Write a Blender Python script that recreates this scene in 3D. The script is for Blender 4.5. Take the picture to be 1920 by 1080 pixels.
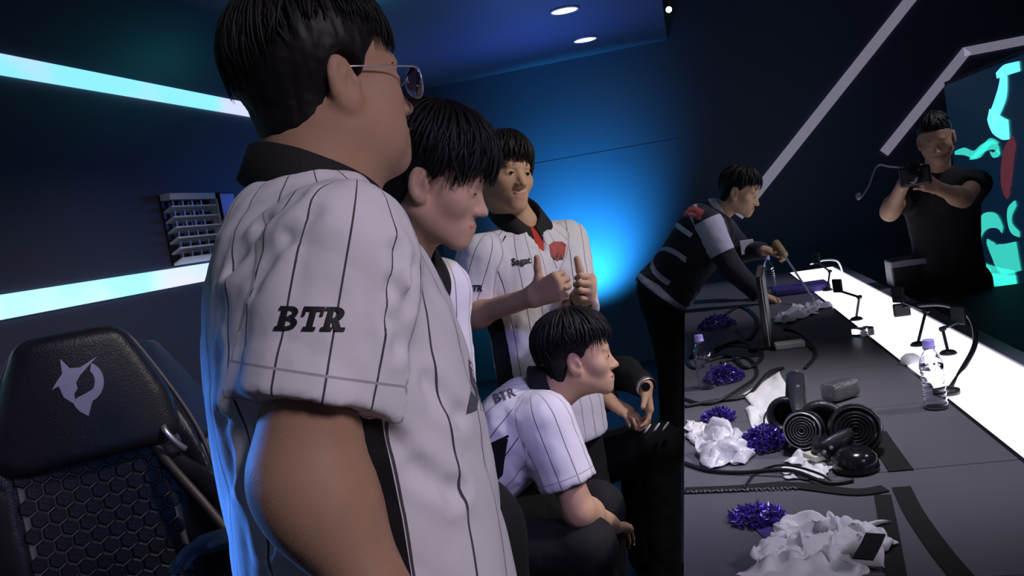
import bpy, bmesh, math, random
import numpy as np
from mathutils import Vector, Matrix, noise
random.seed(7); np.random.seed(7)
for o in list(bpy.data.objects): bpy.data.objects.remove(o)
SC = bpy.context.scene
COL = SC.collection
PI = math.pi

# ------------------------------------------------------------------ camera
FPX = 1615.0
CAMH = 1.42
RX = np.array([0.967, 0.142, 0.211]); RY = np.array([0.196, 0.111, -0.974])
RY /= np.linalg.norm(RY); RX -= RY * (RX @ RY); RX /= np.linalg.norm(RX)
RZ = np.cross(RX, RY)
ROT = np.array([RX, RY, RZ])          # world = ROT @ camera
EYE = np.array([0, 0, CAMH])
cam = bpy.data.cameras.new('camera'); camo = bpy.data.objects.new('camera', cam)
COL.objects.link(camo); SC.camera = camo
cam.sensor_width = 36; cam.lens = FPX / 1920 * 36; cam.clip_start = .05
M4 = Matrix.Identity(4)
for i in range(3):
    for j in range(3): M4[i][j] = ROT[i][j]
M4.translation = EYE
camo.matrix_world = M4

def ray(x, y): return ROT @ np.array([(x - 960) / FPX, (540 - y) / FPX, -1.0])
def at(x, y, D): return EYE + ray(x, y) * D
def onz(x, y, z):
    r = ray(x, y); return EYE + r * (z - CAMH) / r[2]
def ony(x, y, Y):
    r = ray(x, y); return EYE + r * Y / r[1]
def onx(x, y, X):
    r = ray(x, y); return EYE + r * X / r[0]

# ------------------------------------------------------------------ world, lights, exposure
SC.view_settings.view_transform = 'Standard'; SC.view_settings.look = 'None'
SC.view_settings.exposure = 0.0; SC.view_settings.gamma = 1.0
SC.view_settings.use_curve_mapping = False
w = bpy.data.worlds.new('world'); SC.world = w; w.use_nodes = True
bgn = w.node_tree.nodes['Background']
bgn.inputs[0].default_value = (.10, .10, .17, 1); bgn.inputs[1].default_value = .17

def light(name, kind, loc, target, power, color, **kw):
    l = bpy.data.lights.new(name, kind); l.energy = power; l.color = color
    for k, v in kw.items(): setattr(l, k, v)
    o = bpy.data.objects.new(name, l); COL.objects.link(o); o.location = loc
    o.rotation_euler = (Vector(target) - Vector(loc)).to_track_quat('-Z', 'Y').to_euler()
    return o
# stage wash from the front truss (open stage on the right of the booth)
light('stage_wash_light', 'SPOT', (2.6, -1.2, 3.4), (-.45, 1.0, 1.15), 330, (.96, .84, 1.0), spot_size=math.radians(30), shadow_soft_size=.5, spot_blend=.8)
light('stage_key_light', 'SPOT', (3.0, 2.1, 3.7), (-.40, 2.7, 1.25), 400, (1.0, .92, .90), spot_size=math.radians(34), shadow_soft_size=.15, spot_blend=.6)
light('violet_wash_light', 'SPOT', (1.3, -.4, 2.6), (-.55, 2.3, .9), 150, (.34, .29, 1.0), spot_size=math.radians(19), shadow_soft_size=.3, spot_blend=.6)
light('desk_downlight', 'SPOT', (.55, 1.9, 3.6), (.38, 2.25, .75), 260, (.93, .90, 1.0), spot_size=math.radians(36), shadow_soft_size=.25, spot_blend=.8)
light('far_desk_fill', 'SPOT', (2.6, 4.2, 3.8), (.3, 5.0, .95), 230, (.86, .82, 1.0), spot_size=math.radians(30), shadow_soft_size=.15, spot_blend=.7)  # unseen spot added to brighten the far man and the desk end
# blue LED wash low at the left of the booth, grazing the players' backs
light('blue_wash_light', 'SPOT', (-2.05, 1.38, 1.4), (-.74, 1.0, 1.0), 230, (.07, .27, 1.0), spot_size=math.radians(28), spot_blend=.7, shadow_soft_size=.12)
# cyan-blue wash up the back wall
light('wall_wash_light', 'SPOT', (-.95, 6.85, .62), (-.92, 7.52, 1.16), 420, (.03, .47, 1.0), spot_size=math.radians(90), spot_blend=1.0, shadow_soft_size=.08)
light('teal_wall_light', 'POINT', (-1.75, 6.9, .7), (0, 0, 0), 5, (.03, .65, .85), shadow_soft_size=.08)
light('ceiling_wash_light', 'AREA', (-.9, 6.3, 1.9), (-1.0, 6.0, 2.68), 8, (.10, .20, 1.0), size=.8)
light('teal_corner_light', 'POINT', (-1.6, 4.4, 2.58), (0, 0, 0), 1.8, (.05, .8, .9), shadow_soft_size=.05)

# ------------------------------------------------------------------ materials
def mat(name, col, rough=.6, metal=0, em=None, es=0, noise_amt=.12, scale=30, bump=0, bscale=60, spec=.5, trans=0, ior=1.45, alpha=1, sheen=0, sss=0):
    m = bpy.data.materials.new(name); m.use_nodes = True
    nt = m.node_tree; b = nt.nodes['Principled BSDF']
    b.inputs['Roughness'].default_value = rough; b.inputs['Metallic'].default_value = metal
    b.inputs['Specular IOR Level'].default_value = spec; b.inputs['IOR'].default_value = ior
    b.inputs['Transmission Weight'].default_value = trans; b.inputs['Alpha'].default_value = alpha
    if sheen: b.inputs['Sheen Weight'].default_value = sheen
    if sss:
        b.inputs['Subsurface Weight'].default_value = sss; b.inputs['Subsurface Radius'].default_value = (.012, .005, .003); b.inputs['Subsurface Scale'].default_value = 1
    tc = nt.nodes.new('ShaderNodeTexCoord')
    nz = nt.nodes.new('ShaderNodeTexNoise'); nz.inputs['Scale'].default_value = scale; nz.inputs['Detail'].default_value = 4
    nt.links.new(tc.outputs['Object'], nz.inputs['Vector'])
    mx = nt.nodes.new('ShaderNodeMix'); mx.data_type = 'RGBA'
    mx.inputs[6].default_value = (*[c * (1 - noise_amt) for c in col], 1)
    mx.inputs[7].default_value = (*[min(1, c * (1 + noise_amt)) for c in col], 1)
    nt.links.new(nz.outputs['Fac'], mx.inputs[0]); nt.links.new(mx.outputs[2], b.inputs['Base Color'])
    if bump:
        n2 = nt.nodes.new('ShaderNodeTexNoise'); n2.inputs['Scale'].default_value = bscale; n2.inputs['Detail'].default_value = 3
        nt.links.new(tc.outputs['Object'], n2.inputs['Vector'])
        bp = nt.nodes.new('ShaderNodeBump'); bp.inputs['Strength'].default_value = bump; bp.inputs['Distance'].default_value = .01
        nt.links.new(n2.outputs['Fac'], bp.inputs['Height']); nt.links.new(bp.outputs[0], b.inputs['Normal'])
    if em:
        b.inputs['Emission Color'].default_value = (*em, 1); b.inputs['Emission Strength'].default_value = es
    return m
def attr(nt, name):
    a = nt.nodes.new('ShaderNodeAttribute'); a.attribute_name = name; return a.outputs['Fac']
def mth(nt, op, a, b=None):
    n = nt.nodes.new('ShaderNodeMath'); n.operation = op
    for i, v in enumerate((a, b)):
        if v is None: continue
        if isinstance(v, (int, float)): n.inputs[i].default_value = v
        else: nt.links.new(v, n.inputs[i])
    return n.outputs[0]
def mixc(nt, f, a, b):
    n = nt.nodes.new('ShaderNodeMix'); n.data_type = 'RGBA'
    nt.links.new(f, n.inputs[0])
    for i, v in ((6, a), (7, b)):
        if isinstance(v, tuple): n.inputs[i].default_value = (*v, 1)
        else: nt.links.new(v, n.inputs[i])
    return n.outputs[2]

def skin_mat(name, col, lip):
    m = mat(name, col, rough=.58, spec=.35, noise_amt=.10, scale=45, bump=.08, bscale=350, sss=.12)
    nt = m.node_tree; b = nt.nodes['Principled BSDF']
    base = b.inputs['Base Color'].links[0].from_socket
    nt.links.new(mixc(nt, attr(nt, 'lip'), base, lip), b.inputs['Base Color'])
    return m
def jersey_mat(name, base, line, panel, sp=.055, lw=.022, panel_on=True):
    """pinstriped cloth: stripe coordinates and panel masks come from the cut of the garment"""
    m = mat(name, base, rough=.75, noise_amt=.03, scale=20, bump=.25, bscale=14, sheen=.15, spec=.25)
    nt = m.node_tree; b = nt.nodes['Principled BSDF']
    c = b.inputs['Base Color'].links[0].from_socket
    s = mth(nt, 'FRACT', mth(nt, 'DIVIDE', attr(nt, 'stripe'), sp))
    f = mth(nt, 'LESS_THAN', mth(nt, 'ABSOLUTE', mth(nt, 'SUBTRACT', s, .5)), lw)
    c = mixc(nt, f, c, line)
    f = mth(nt, 'LESS_THAN', mth(nt, 'ABSOLUTE', attr(nt, 'seam')), .0014)
    c = mixc(nt, f, c, tuple(x * .55 for x in base))
    if panel_on:
        f = mth(nt, 'LESS_THAN', attr(nt, 'panel'), 0.0)
        c = mixc(nt, f, c, panel)
    nt.links.new(c, b.inputs['Base Color'])
    return m

MT = dict(
    wall=mat('navy_wall_paint', (.045, .045, .078), .45, bump=.05, bscale=8, noise_amt=.15, scale=2),
    backwall=mat('back_wall_paint', (.06, .075, .13), .55, bump=.03, bscale=20, noise_amt=.06, scale=2),
    blackwall=mat('black_stage_cloth', (.010, .010, .016), .9, noise_amt=.3, scale=3),
    ceil=mat('ceiling_paint', (.09, .10, .16), .6, noise_amt=.06, scale=3),
    floor=mat('floor_carpet', (.02, .022, .04), .6, noise_amt=.3, scale=40, bump=.2, bscale=200),
    led=mat('cyan_led_diffuser', (.6, .9, 1), .4, em=(.30, .82, 1.0), es=1.1),
    leddim=mat('faint_white_led_diffuser', (.5, .48, .56), .5, em=(.62, .58, .78), es=.23),  # weak emission gives these lines a faint glow
    desk=mat('grey_desk_laminate', (.115, .112, .135), .42, noise_amt=.10, scale=6, bump=.03, bscale=120),
    deskled=mat('desk_light_panel', (1, 1, 1), .4, em=(.90, .86, 1.0), es=2.2),
    ledge=mat('desk_ledge', (.16, .155, .20), .4),
    black=mat('black_plastic', (.012, .012, .015), .42, noise_amt=.3),
    gloss=mat('glossy_black_plastic', (.010, .010, .014), .18, noise_amt=.3),
    softblack=mat('black_cloth', (.0055, .0055, .007), .85, noise_amt=.35, scale=25, bump=.3, bscale=16),
    collar=mat('black_rib_knit', (.008, .008, .010), .8, noise_amt=.3, scale=150, bump=.2, bscale=300),
    print=mat('black_jersey_print', (.012, .012, .016), .6, noise_amt=.2),
    printgrey=mat('grey_jersey_print', (.10, .10, .12), .6, noise_amt=.2),
    red=mat('red_cotton', (.55, .035, .02), .8, noise_amt=.1, bump=.2, bscale=40),
    redprint=mat('red_jersey_print', (.45, .08, .07), .7, noise_amt=.4, scale=80),
    hair=mat('black_hair', (.008, .007, .008), .52, noise_amt=.4, scale=60, spec=.26),
    white=mat('white_tissue', (.75, .74, .78), .7, noise_amt=.06, bump=.3, bscale=30),
    plastic=mat('white_plastic', (.72, .72, .78), .35, noise_amt=.05),
    foilwhite=mat('white_plastic_film', (.62, .61, .68), .28, noise_amt=.1, bump=.5, bscale=30),
    silver=mat('brushed_metal', (.55, .54, .60), .35, metal=.8, noise_amt=.1),
    slat=mat('pale_slat_paint', (.82, .78, .88), .45, noise_amt=.1),
    tinsel=mat('purple_foil', (.075, .045, .34), .25, metal=.5, noise_amt=.5, scale=90),
    lavcap=mat('lavender_cap', (.32, .29, .75), .35),
    clear=mat('clear_bottle_plastic', (.92, .93, 1), .04, trans=1.0, ior=1.33, noise_amt=.02),
    cream=mat('cream_card', (.72, .72, .58), .6),
    leather=mat('black_leatherette', (.016, .016, .024), .36, noise_amt=.25, scale=20, bump=.15, bscale=220),
    stitch=mat('grey_stitch_panel', (.16, .145, .17), .5),
    logo=mat('silver_chair_print', (.42, .42, .62), .4),
    piping=mat('brown_grey_piping', (.075, .058, .062), .45),
    skin=skin_mat('skin_light', (.58, .355, .225), (.50, .20, .17)),
    skin2=skin_mat('skin_tan', (.40, .235, .155), (.42, .18, .14)),
    eye=mat('eye_white', (.65, .62, .6), .2), iris=mat('dark_iris', (.012, .008, .006), .12),
    jersey=jersey_mat('white_pinstripe_jersey', (.76, .74, .78), (.07, .065, .08), (.007, .007, .010)),
    jersey5=jersey_mat('black_white_jersey', (.02, .02, .03), (.02, .02, .03), (.55, .52, .64)),
    mesh=mat('grey_metal_mesh', (.20, .20, .22), .35, metal=.7, bump=.5, bscale=200),
    lens=mat('spectacle_lens', (.75, .78, 1.0), .03, trans=1.0, ior=1.1, noise_amt=.02),
    gold=mat('khaki_glove', (.30, .22, .10), .7),
    shoe=mat('black_shoe_rubber', (.015, .015, .017), .5),
    cable=mat('black_cable_rubber', (.010, .010, .013), .45, noise_amt=.2),
    purplestrap=mat('purple_strap', (.05, .04, .20), .6),
    greyglove=mat('grey_knit_glove', (.20, .26, .30), .85, bump=.3, bscale=90),
    downlight=mat('downlight_lens', (1, 1, 1), .3, em=(1, .96, 1), es=6),
)

def led_tint(m):
    """LED line drifting between cyan and pale lavender along its length"""
    nt = m.node_tree; b = nt.nodes['Principled BSDF']; tc = nt.nodes.new('ShaderNodeTexCoord')
    n = nt.nodes.new('ShaderNodeTexNoise'); n.inputs['Scale'].default_value = 1.7; n.inputs['Detail'].default_value = 1
    nt.links.new(tc.outputs['Object'], n.inputs['Vector'])
    r = nt.nodes.new('ShaderNodeMapRange'); r.inputs[1].default_value = .42; r.inputs[2].default_value = .58
    nt.links.new(n.outputs['Fac'], r.inputs[0])
    nt.links.new(mixc(nt, r.outputs[0], (.26, .78, .95), (.62, .62, .92)), b.inputs['Emission Color'])
led_tint(MT['led'])

# ------------------------------------------------------------------ object helpers
def tag(o, label=None, cat=None, group=None, kind=None):
    for k, v in (('label', label), ('category', cat), ('group', group), ('kind', kind)):
        if v: o[k] = v
    return o
def V(p): return Vector((float(p[0]), float(p[1]), float(p[2])))
def empty(name, loc, label=None, cat=None, group=None):
    o = bpy.data.objects.new(name, None); COL.objects.link(o); o.location = V(loc); o.empty_display_size = .1
    return tag(o, label, cat, group)
def link(name, me, m, parent=None, smooth=True):
    o = bpy.data.objects.new(name, me); COL.objects.link(o)
    if m: me.materials.append(m)
    if smooth and len(me.polygons): me.polygons.foreach_set('use_smooth', [True] * len(me.polygons))
    if parent:
        o.parent = parent
        o.matrix_parent_inverse = Matrix.Translation(-abs_loc(parent))
    return o
def abs_loc(o): return Vector(o.location)
class MB:
    def __init__(s): s.v = []; s.f = []
    def add(s, vs, fs):
        n = len(s.v); s.v += [tuple(map(float, v)) for v in vs]; s.f += [tuple(i + n for i in f) for f in fs]; return s
    def box(s, c, d, R=None, bev=0):
        c = np.array(c, float); d = np.array(d, float) / 2
        if bev <= 0:
            pts = np.array([[x, y, z] for z in (-1, 1) for y in (-1, 1) for x in (-1, 1)]) * d
            fs = [(0, 2, 3, 1), (4, 5, 7, 6), (0, 1, 5, 4), (2, 6, 7, 3), (0, 4, 6, 2), (1, 3, 7, 5)]
        else:
            bm = bmesh.new(); bmesh.ops.create_cube(bm, size=2)
            for v in bm.verts: v.co = Vector((v.co.x * d[0], v.co.y * d[1], v.co.z * d[2]))
            bmesh.ops.bevel(bm, geom=bm.edges[:], offset=min(bev, d.min() * .95), segments=2, affect='EDGES', profile=.6)
            bm.verts.index_update()
            pts = np.array([v.co[:] for v in bm.verts]); fs = [tuple(v.index for v in f.verts) for f in bm.faces]; bm.free()
        if R is not None: pts = pts @ np.array(R).T
        return s.add(pts + c, fs)
    def tube(s, path, r, n=8, cap=True, flat=None, upv=(0, 0, 1)):
        P = [np.array(p, float) for p in path]; k = len(P)
        rs = r if isinstance(r, (list, tuple, np.ndarray)) else [r] * k
        vs = []; fs = []; last = None
        for i, p in enumerate(P):
            t = P[min(i + 1, k - 1)] - P[max(i - 1, 0)]; t = t / (np.linalg.norm(t) + 1e-9)
            u = np.array(upv, float) if last is None else last
            u = u - t * (u @ t)
            if np.linalg.norm(u) < 1e-3: u = np.array([1, .3, 0]); u = u - t * (u @ t)
            u /= np.linalg.norm(u); last = u; b = np.cross(t, u)
            for j in range(n):
                a = 2 * PI * j / n
                vs.append(p + (u * math.cos(a) * (flat or 1) + b * math.sin(a)) * rs[i])
        for i in range(k - 1):
            for j in range(n):
                fs.append((i * n + j, i * n + (j + 1) % n, (i + 1) * n + (j + 1) % n, (i + 1) * n + j))
        if cap: fs += [tuple(range(n - 1, -1, -1)), tuple((k - 1) * n + j for j in range(n))]
        return s.add(vs, fs)
    def lathe(s, prof, c, ax=(0, 0, 1), n=24):
        ax = np.array(ax, float); ax /= np.linalg.norm(ax)
        u = np.cross(ax, [0, 0, 1]) if abs(ax[2]) < .9 else np.cross(ax, [0, 1, 0]); u /= np.linalg.norm(u); b = np.cross(ax, u)
        vs = []; fs = []; k = len(prof); c = np.array(c, float)
        for r, h in prof:
            for j in range(n):
                a = 2 * PI * j / n; vs.append(c + ax * h + (u * math.cos(a) + b * math.sin(a)) * max(r, 1e-5))
        for i in range(k - 1):
            for j in range(n): fs.append((i * n + j, i * n + (j + 1) % n, (i + 1) * n + (j + 1) % n, (i + 1) * n + j))
        return s.add(vs, fs)
    def prism(s, poly, o, U, W, N, t):
        """polygon (2-D list) in plane o + x U + y W, extruded t along N"""
        o = np.array(o, float); U = np.array(U, float); W = np.array(W, float); N = np.array(N, float); k = len(poly)
        a = [o + U * x + W * y for x, y in poly]; b = [p + N * t for p in a]
        return s.add(a + b, [tuple(range(k - 1, -1, -1)), tuple(range(k, 2 * k))] + [(i, (i + 1) % k, k + (i + 1) % k, k + i) for i in range(k)])
    def mesh(s, name):
        me = bpy.data.meshes.new(name); me.from_pydata(s.v, [], s.f); me.update(); return me
    def build(s, name, m, parent=None, smooth=False, **kw):
        me = s.mesh(name); o = link(name, me, m, parent, smooth)
        tag(o, **kw); return o
def spline(pts, n=40):
    P = np.array(pts, float); k = len(P); t = np.linspace(0, k - 1, n); out = []
    for x in t:
        i = min(int(x), k - 2); u = x - i
        p0, p1, p2, p3 = P[max(i - 1, 0)], P[i], P[i + 1], P[min(i + 2, k - 1)]
        out.append(.5 * ((2 * p1) + (p2 - p0) * u + (2 * p0 - 5 * p1 + 4 * p2 - p3) * u * u + (3 * p1 - p0 - 3 * p2 + p3) * u ** 3))
    return np.array(out)
def unit(v): v = np.array(v, float); return v / np.linalg.norm(v)

# ------------------------------------------------------------------ signed-distance sculpting (numpy surface nets)
F4 = np.float32
def smin(a, b, k):
    h = np.maximum(k - np.abs(a - b), 0) / k
    return np.minimum(a, b) - h * h * k * .25
def smax(a, b, k): return -smin(-a, -b, k)
def caps(P, a, b, ra, rb):
    a = np.asarray(a, F4); b = np.asarray(b, F4); ab = b - a
    t = np.clip(((P - a) @ ab) / (ab @ ab + 1e-9), 0, 1)
    d = P - a - t[:, None] * ab
    return np.sqrt((d * d).sum(1)) - (ra + (rb - ra) * t)
def ell(P, c, r, R=None):
    q = P - np.asarray(c, F4)
    if R is not None: q = q @ np.asarray(R, F4)
    r = np.asarray(r, F4)
    k0 = np.sqrt(((q / r) ** 2).sum(1)); k1 = np.sqrt(((q / (r * r)) ** 2).sum(1)) + 1e-9
    return k0 * (k0 - 1) / k1
def rbox(P, c, h, r, R=None):
    q = P - np.asarray(c, F4)
    if R is not None: q = q @ np.asarray(R, F4)
    q = np.abs(q) - (np.asarray(h, F4) - r)
    return np.sqrt((np.maximum(q, 0) ** 2).sum(1)) + np.minimum(q.max(1), 0) - r
def axis_lines(lo, hi, h, zs):
    p = [lo]
    while p[-1] < hi:
        x = p[-1]; hh = h
        for a, b, k in zs:
            if a - h < x < b: hh = min(hh, k)
        p.append(x + hh)
    while (len(p) - 1) % 8: p.append(p[-1] + h)
    return np.array(p, F4)
def nets(fn, lo, hi, h, fine=()):
    L = [axis_lines(lo[i], hi[i], h, [(a[i], b[i], k) for a, b, k in fine]) for i in range(3)]
    n = [len(l) for l in L]; nb = [(x - 1) // 8 for x in n]
    val = np.empty(n, F4)
    ce = [(l[:-1:8] + l[8::8]) / 2 for l in L]; hs = [(l[8::8] - l[:-1:8]) / 2 for l in L]
    G = np.stack(np.meshgrid(*ce, indexing='ij'), -1).reshape(-1, 3)
    HD = np.sqrt(sum(x * x for x in np.meshgrid(*hs, indexing='ij'))).reshape(-1)
    dv = fn(G.astype(F4)); keep = np.abs(dv) < HD * 1.35 + .012
    sg = np.where(dv < 0, -1, 1).reshape(nb).astype(F4)
    big = np.repeat(np.repeat(np.repeat(sg, 8, 0), 8, 1), 8, 2)
    val[:-1, :-1, :-1] = big; val[-1] = 1; val[:, -1] = 1; val[:, :, -1] = 1
    kb = np.argwhere(keep.reshape(nb)); o9 = np.arange(9)
    for c in range(0, len(kb), 600):
        K = kb[c:c + 600]
        ix = (K[:, 0, None] * 8 + o9)[:, :, None, None]; iy = (K[:, 1, None] * 8 + o9)[:, None, :, None]; iz = (K[:, 2, None] * 8 + o9)[:, None, None, :]
        ix, iy, iz = np.broadcast_arrays(ix, iy, iz)
        pts = np.stack([L[0][ix.ravel()], L[1][iy.ravel()], L[2][iz.ravel()]], 1)
        val[ix.ravel(), iy.ravel(), iz.ravel()] = fn(pts)
    val[0] = np.abs(val[0]); val[-1] = np.abs(val[-1]); val[:, 0] = np.abs(val[:, 0]); val[:, -1] = np.abs(val[:, -1]); val[:, :, 0] = np.abs(val[:, :, 0]); val[:, :, -1] = np.abs(val[:, :, -1])
    s = val < 0
    cnt = sum(s[i:n[0] - 1 + i, j:n[1] - 1 + j, k:n[2] - 1 + k].astype(np.int8) for i in (0, 1) for j in (0, 1) for k in (0, 1))
    act = (cnt > 0) & (cnt < 8)
    C = np.argwhere(act); idx = np.full(act.shape, -1, np.int32); idx[tuple(C.T)] = np.arange(len(C))
    acc = np.zeros((len(C), 3)); w = np.zeros(len(C))
    cor = {}
    for i in (0, 1):
        for j in (0, 1):
            for k in (0, 1): cor[i, j, k] = val[C[:, 0] + i, C[:, 1] + j, C[:, 2] + k]
    for a in range(3):
        o1, o2 = [x for x in range(3) if x != a]
        for p in (0, 1):
            for q in (0, 1):
                c0 = [0, 0, 0]; c0[o1] = p; c0[o2] = q; c1 = list(c0); c1[a] = 1
                v0, v1 = cor[tuple(c0)], cor[tuple(c1)]; cr = (v0 < 0) != (v1 < 0)
                t = np.clip(v0 / np.where(np.abs(v0 - v1) < 1e-9, 1e-9, v0 - v1), 0, 1)
                pt = np.zeros((len(C), 3))
                for x in range(3):
                    A = L[x][C[:, x] + c0[x]]; B = L[x][C[:, x] + c1[x]]; pt[:, x] = A + (B - A) * t
                acc[cr] += pt[cr]; w[cr] += 1
    verts = acc / np.maximum(w, 1)[:, None]
    quads = []
    for a in range(3):
        o1, o2 = [(1, 2), (2, 0), (0, 1)][a]
        sl0 = [slice(None)] * 3; sl1 = [slice(None)] * 3; sl0[a] = slice(0, -1); sl1[a] = slice(1, None)
        ch = s[tuple(sl0)] != s[tuple(sl1)]
        E = np.argwhere(ch); E = E[(E[:, o1] > 0) & (E[:, o2] > 0) & (E[:, o1] < n[o1] - 1) & (E[:, o2] < n[o2] - 1)]
        ins = s[tuple(E.T)]
        def cid(d1, d2):
            Q = E.copy(); Q[:, o1] -= d1; Q[:, o2] -= d2; return idx[tuple(Q.T)]
        q = np.stack([cid(1, 1), cid(0, 1), cid(0, 0), cid(1, 0)], 1)
        q[~ins] = q[~ins][:, ::-1]
        quads.append(q)
    q = np.concatenate(quads); q = q[(q >= 0).all(1)]
    return verts, q
def np_mesh(name, v, q, attrs=None):
    me = bpy.data.meshes.new(name)
    me.vertices.add(len(v)); me.vertices.foreach_set('co', v.astype(F4).ravel())
    me.loops.add(len(q) * 4); me.loops.foreach_set('vertex_index', q.astype(np.int32).ravel())
    me.polygons.add(len(q)); me.polygons.foreach_set('loop_start', np.arange(0, len(q) * 4, 4, dtype=np.int32))
    me.polygons.foreach_set('loop_total', np.full(len(q), 4, np.int32))
    me.update(calc_edges=True); me.validate()
    for k, a in (attrs or {}).items():
        at_ = me.attributes.new(k, 'FLOAT', 'POINT'); at_.data.foreach_set('value', a.astype(F4))
    return me

# ------------------------------------------------------------------ people
def frame(fwd, pitch=0, roll=0):
    """columns right, forward, up; pitch > 0 looks down, roll > 0 leans to own right"""
    f = unit([fwd[0], fwd[1], 0]); r = np.array([f[1], -f[0], 0]); u = np.array([0, 0, 1.0])
    cp, sp = math.cos(pitch), math.sin(pitch)
    f, u = f * cp - u * sp, u * cp + f * sp
    cr, sr = math.cos(roll), math.sin(roll)
    r, u = r * cr - u * sr, u * cr + r * sr
    return np.stack([r, f, u], 1)
def head_sdf(Q, fat=0, smile=0, ears=True):
    X = np.abs(Q[:, 0]); S = Q.copy(); S[:, 0] = X       # mirrored halves
    d = smin(ell(Q, (0, -.012, .045), (.077, .097, .078)), ell(Q, (0, .028, -.022), (.066, .064, .086)), .03)
    d = smin(d, caps(S, (.056, -.004, -.052), (.016, .066, -.097), .017, .015), .028)
    d = smin(d, ell(Q, (0, .073, -.099), (.019, .017, .015)), .022)
    d = smin(d, ell(S, (.042, .052, -.022), (.026, .026, .026)), .02)
    if fat:
        d = smin(d, ell(S, (.047, .030, -.068), (.034 * fat, .05 * fat, .046 * fat)), .03)
        d = smin(d, caps(Q, (0, .045, -.088), (0, -.01, -.085), .032 * fat, .05 * fat), .04)
    d = smin(d, caps(Q, (-.030, .077, .021), (.030, .077, .021), .012, .012), .016)
    d = smax(d, -ell(S, (.032, .101, .000), (.019, .015, .011)), .012)
    d = smin(d, ell(S, (.031, .0775, -.001), (.0165, .0105, .0105)), .005)
    d = smin(d, caps(Q, (0, .080, .010), (0, .101, -.030), .0068, .0105), .012)
    d = smin(d, ell(Q, (0, .1055, -.036), (.0105, .010, .0085)), .008)
    d = smin(d, ell(S, (.0125, .094, -.038), (.0075, .010, .0075)), .007)
    d = smin(d, ell(Q, (0, .069, -.072), (.032, .026, .024)), .016)
    lu, ll = lips(Q, S, smile)
    d = smin(d, lu, .005); d = smin(d, ll, .005)
    mz = -.0695 + smile * .006 * (X / .025) ** 2
    d = smax(d, -caps(np.stack([Q[:, 0], Q[:, 1], Q[:, 2] - mz], 1), (-.022, .088, 0), (.022, .088, 0), .0016, .0016) - .0 + np.where(Q[:, 1] < .07, 1, 0) * .0, .003)
    if ears:
        a = .14; R = np.array([[math.cos(a), -math.sin(a), 0], [math.sin(a), math.cos(a), 0], [0, 0, 1]])
        t = .18; R = R @ np.array([[1, 0, 0], [0, math.cos(t), -math.sin(t)], [0, math.sin(t), math.cos(t)]])
        e = ell(S, (.081, -.012, -.004), (.0085, .0195, .034), R)
        e = smin(e, ell(S, (.076, -.002, -.030), (.008, .010, .011)), .01)
        e = smax(e, -ell(S, (.0905, -.008, -.002), (.0085, .0115, .022), R), .003)
        e = smin(e, ell(S, (.080, .006, -.008), (.006, .005, .008)), .005)
        e = smin(e, caps(S, (.084, -.008, .008), (.083, -.018, -.012), .003, .003), .004)
        d = smin(d, e, .006)
    return d
def lips(Q, S, smile):
    z = S[:, 2] - smile * .006 * (S[:, 0] / .025) ** 2
    T = np.stack([Q[:, 0], Q[:, 1], z], 1)
    return ell(T, (0, .0895, -.0645), (.024, .0085, .0052)), ell(T, (0, .0880, -.0755), (.020, .0085, .0062))

class Torso:
    def __init__(s, neck, S, F, L, tw, ta, tb, tc):
        s.S = unit(S); F = np.array(F, float); s.F = unit(F - s.S * (F @ s.S)); s.R = np.cross(s.F, s.S); s.L = L
        s.neck = np.array(neck, float); s.pel = s.neck - s.S * L; s.t = (tw, ta, tb, tc)
        s.M = np.stack([s.R, s.F, s.S], 1).astype(F4)
    def co(s, P): return (P - s.pel.astype(F4)) @ s.M
    def w(s, r, f, u): return s.pel + s.R * r + s.F * f + s.S * u
    def sdf(s, P, grow=0, lo=None, hi=None):
        q = s.co(P); w = q[:, 2]; tw, ta, tb, tc = s.t
        a = np.interp(w, tw, ta) + grow; b = np.interp(w, tw, tb) + grow; c = np.interp(w, tw, tc)
        y = (q[:, 1] - c) / b; x = q[:, 0] / a
        d = ((np.abs(x) ** 2.5 + np.abs(y) ** 2.5 + 1e-9) ** .4 - 1) * np.minimum(a, b)
        lo = tw[0] if lo is None else lo; hi = tw[-1] if hi is None else hi
        return smax(smax(d, lo - w, .02), w - hi, .05).astype(F4)
TW = [-.20, -.08, .05, .18, .32, .42, .49, .53, .565]
TA = [.185, .185, .172, .170, .185, .190, .165, .115, .065]
TB = [.130, .132, .122, .118, .124, .118, .100, .080, .062]
TC = [.010, .010, .010, .010, .010, .000, -.008, -.010, -.008]

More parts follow.
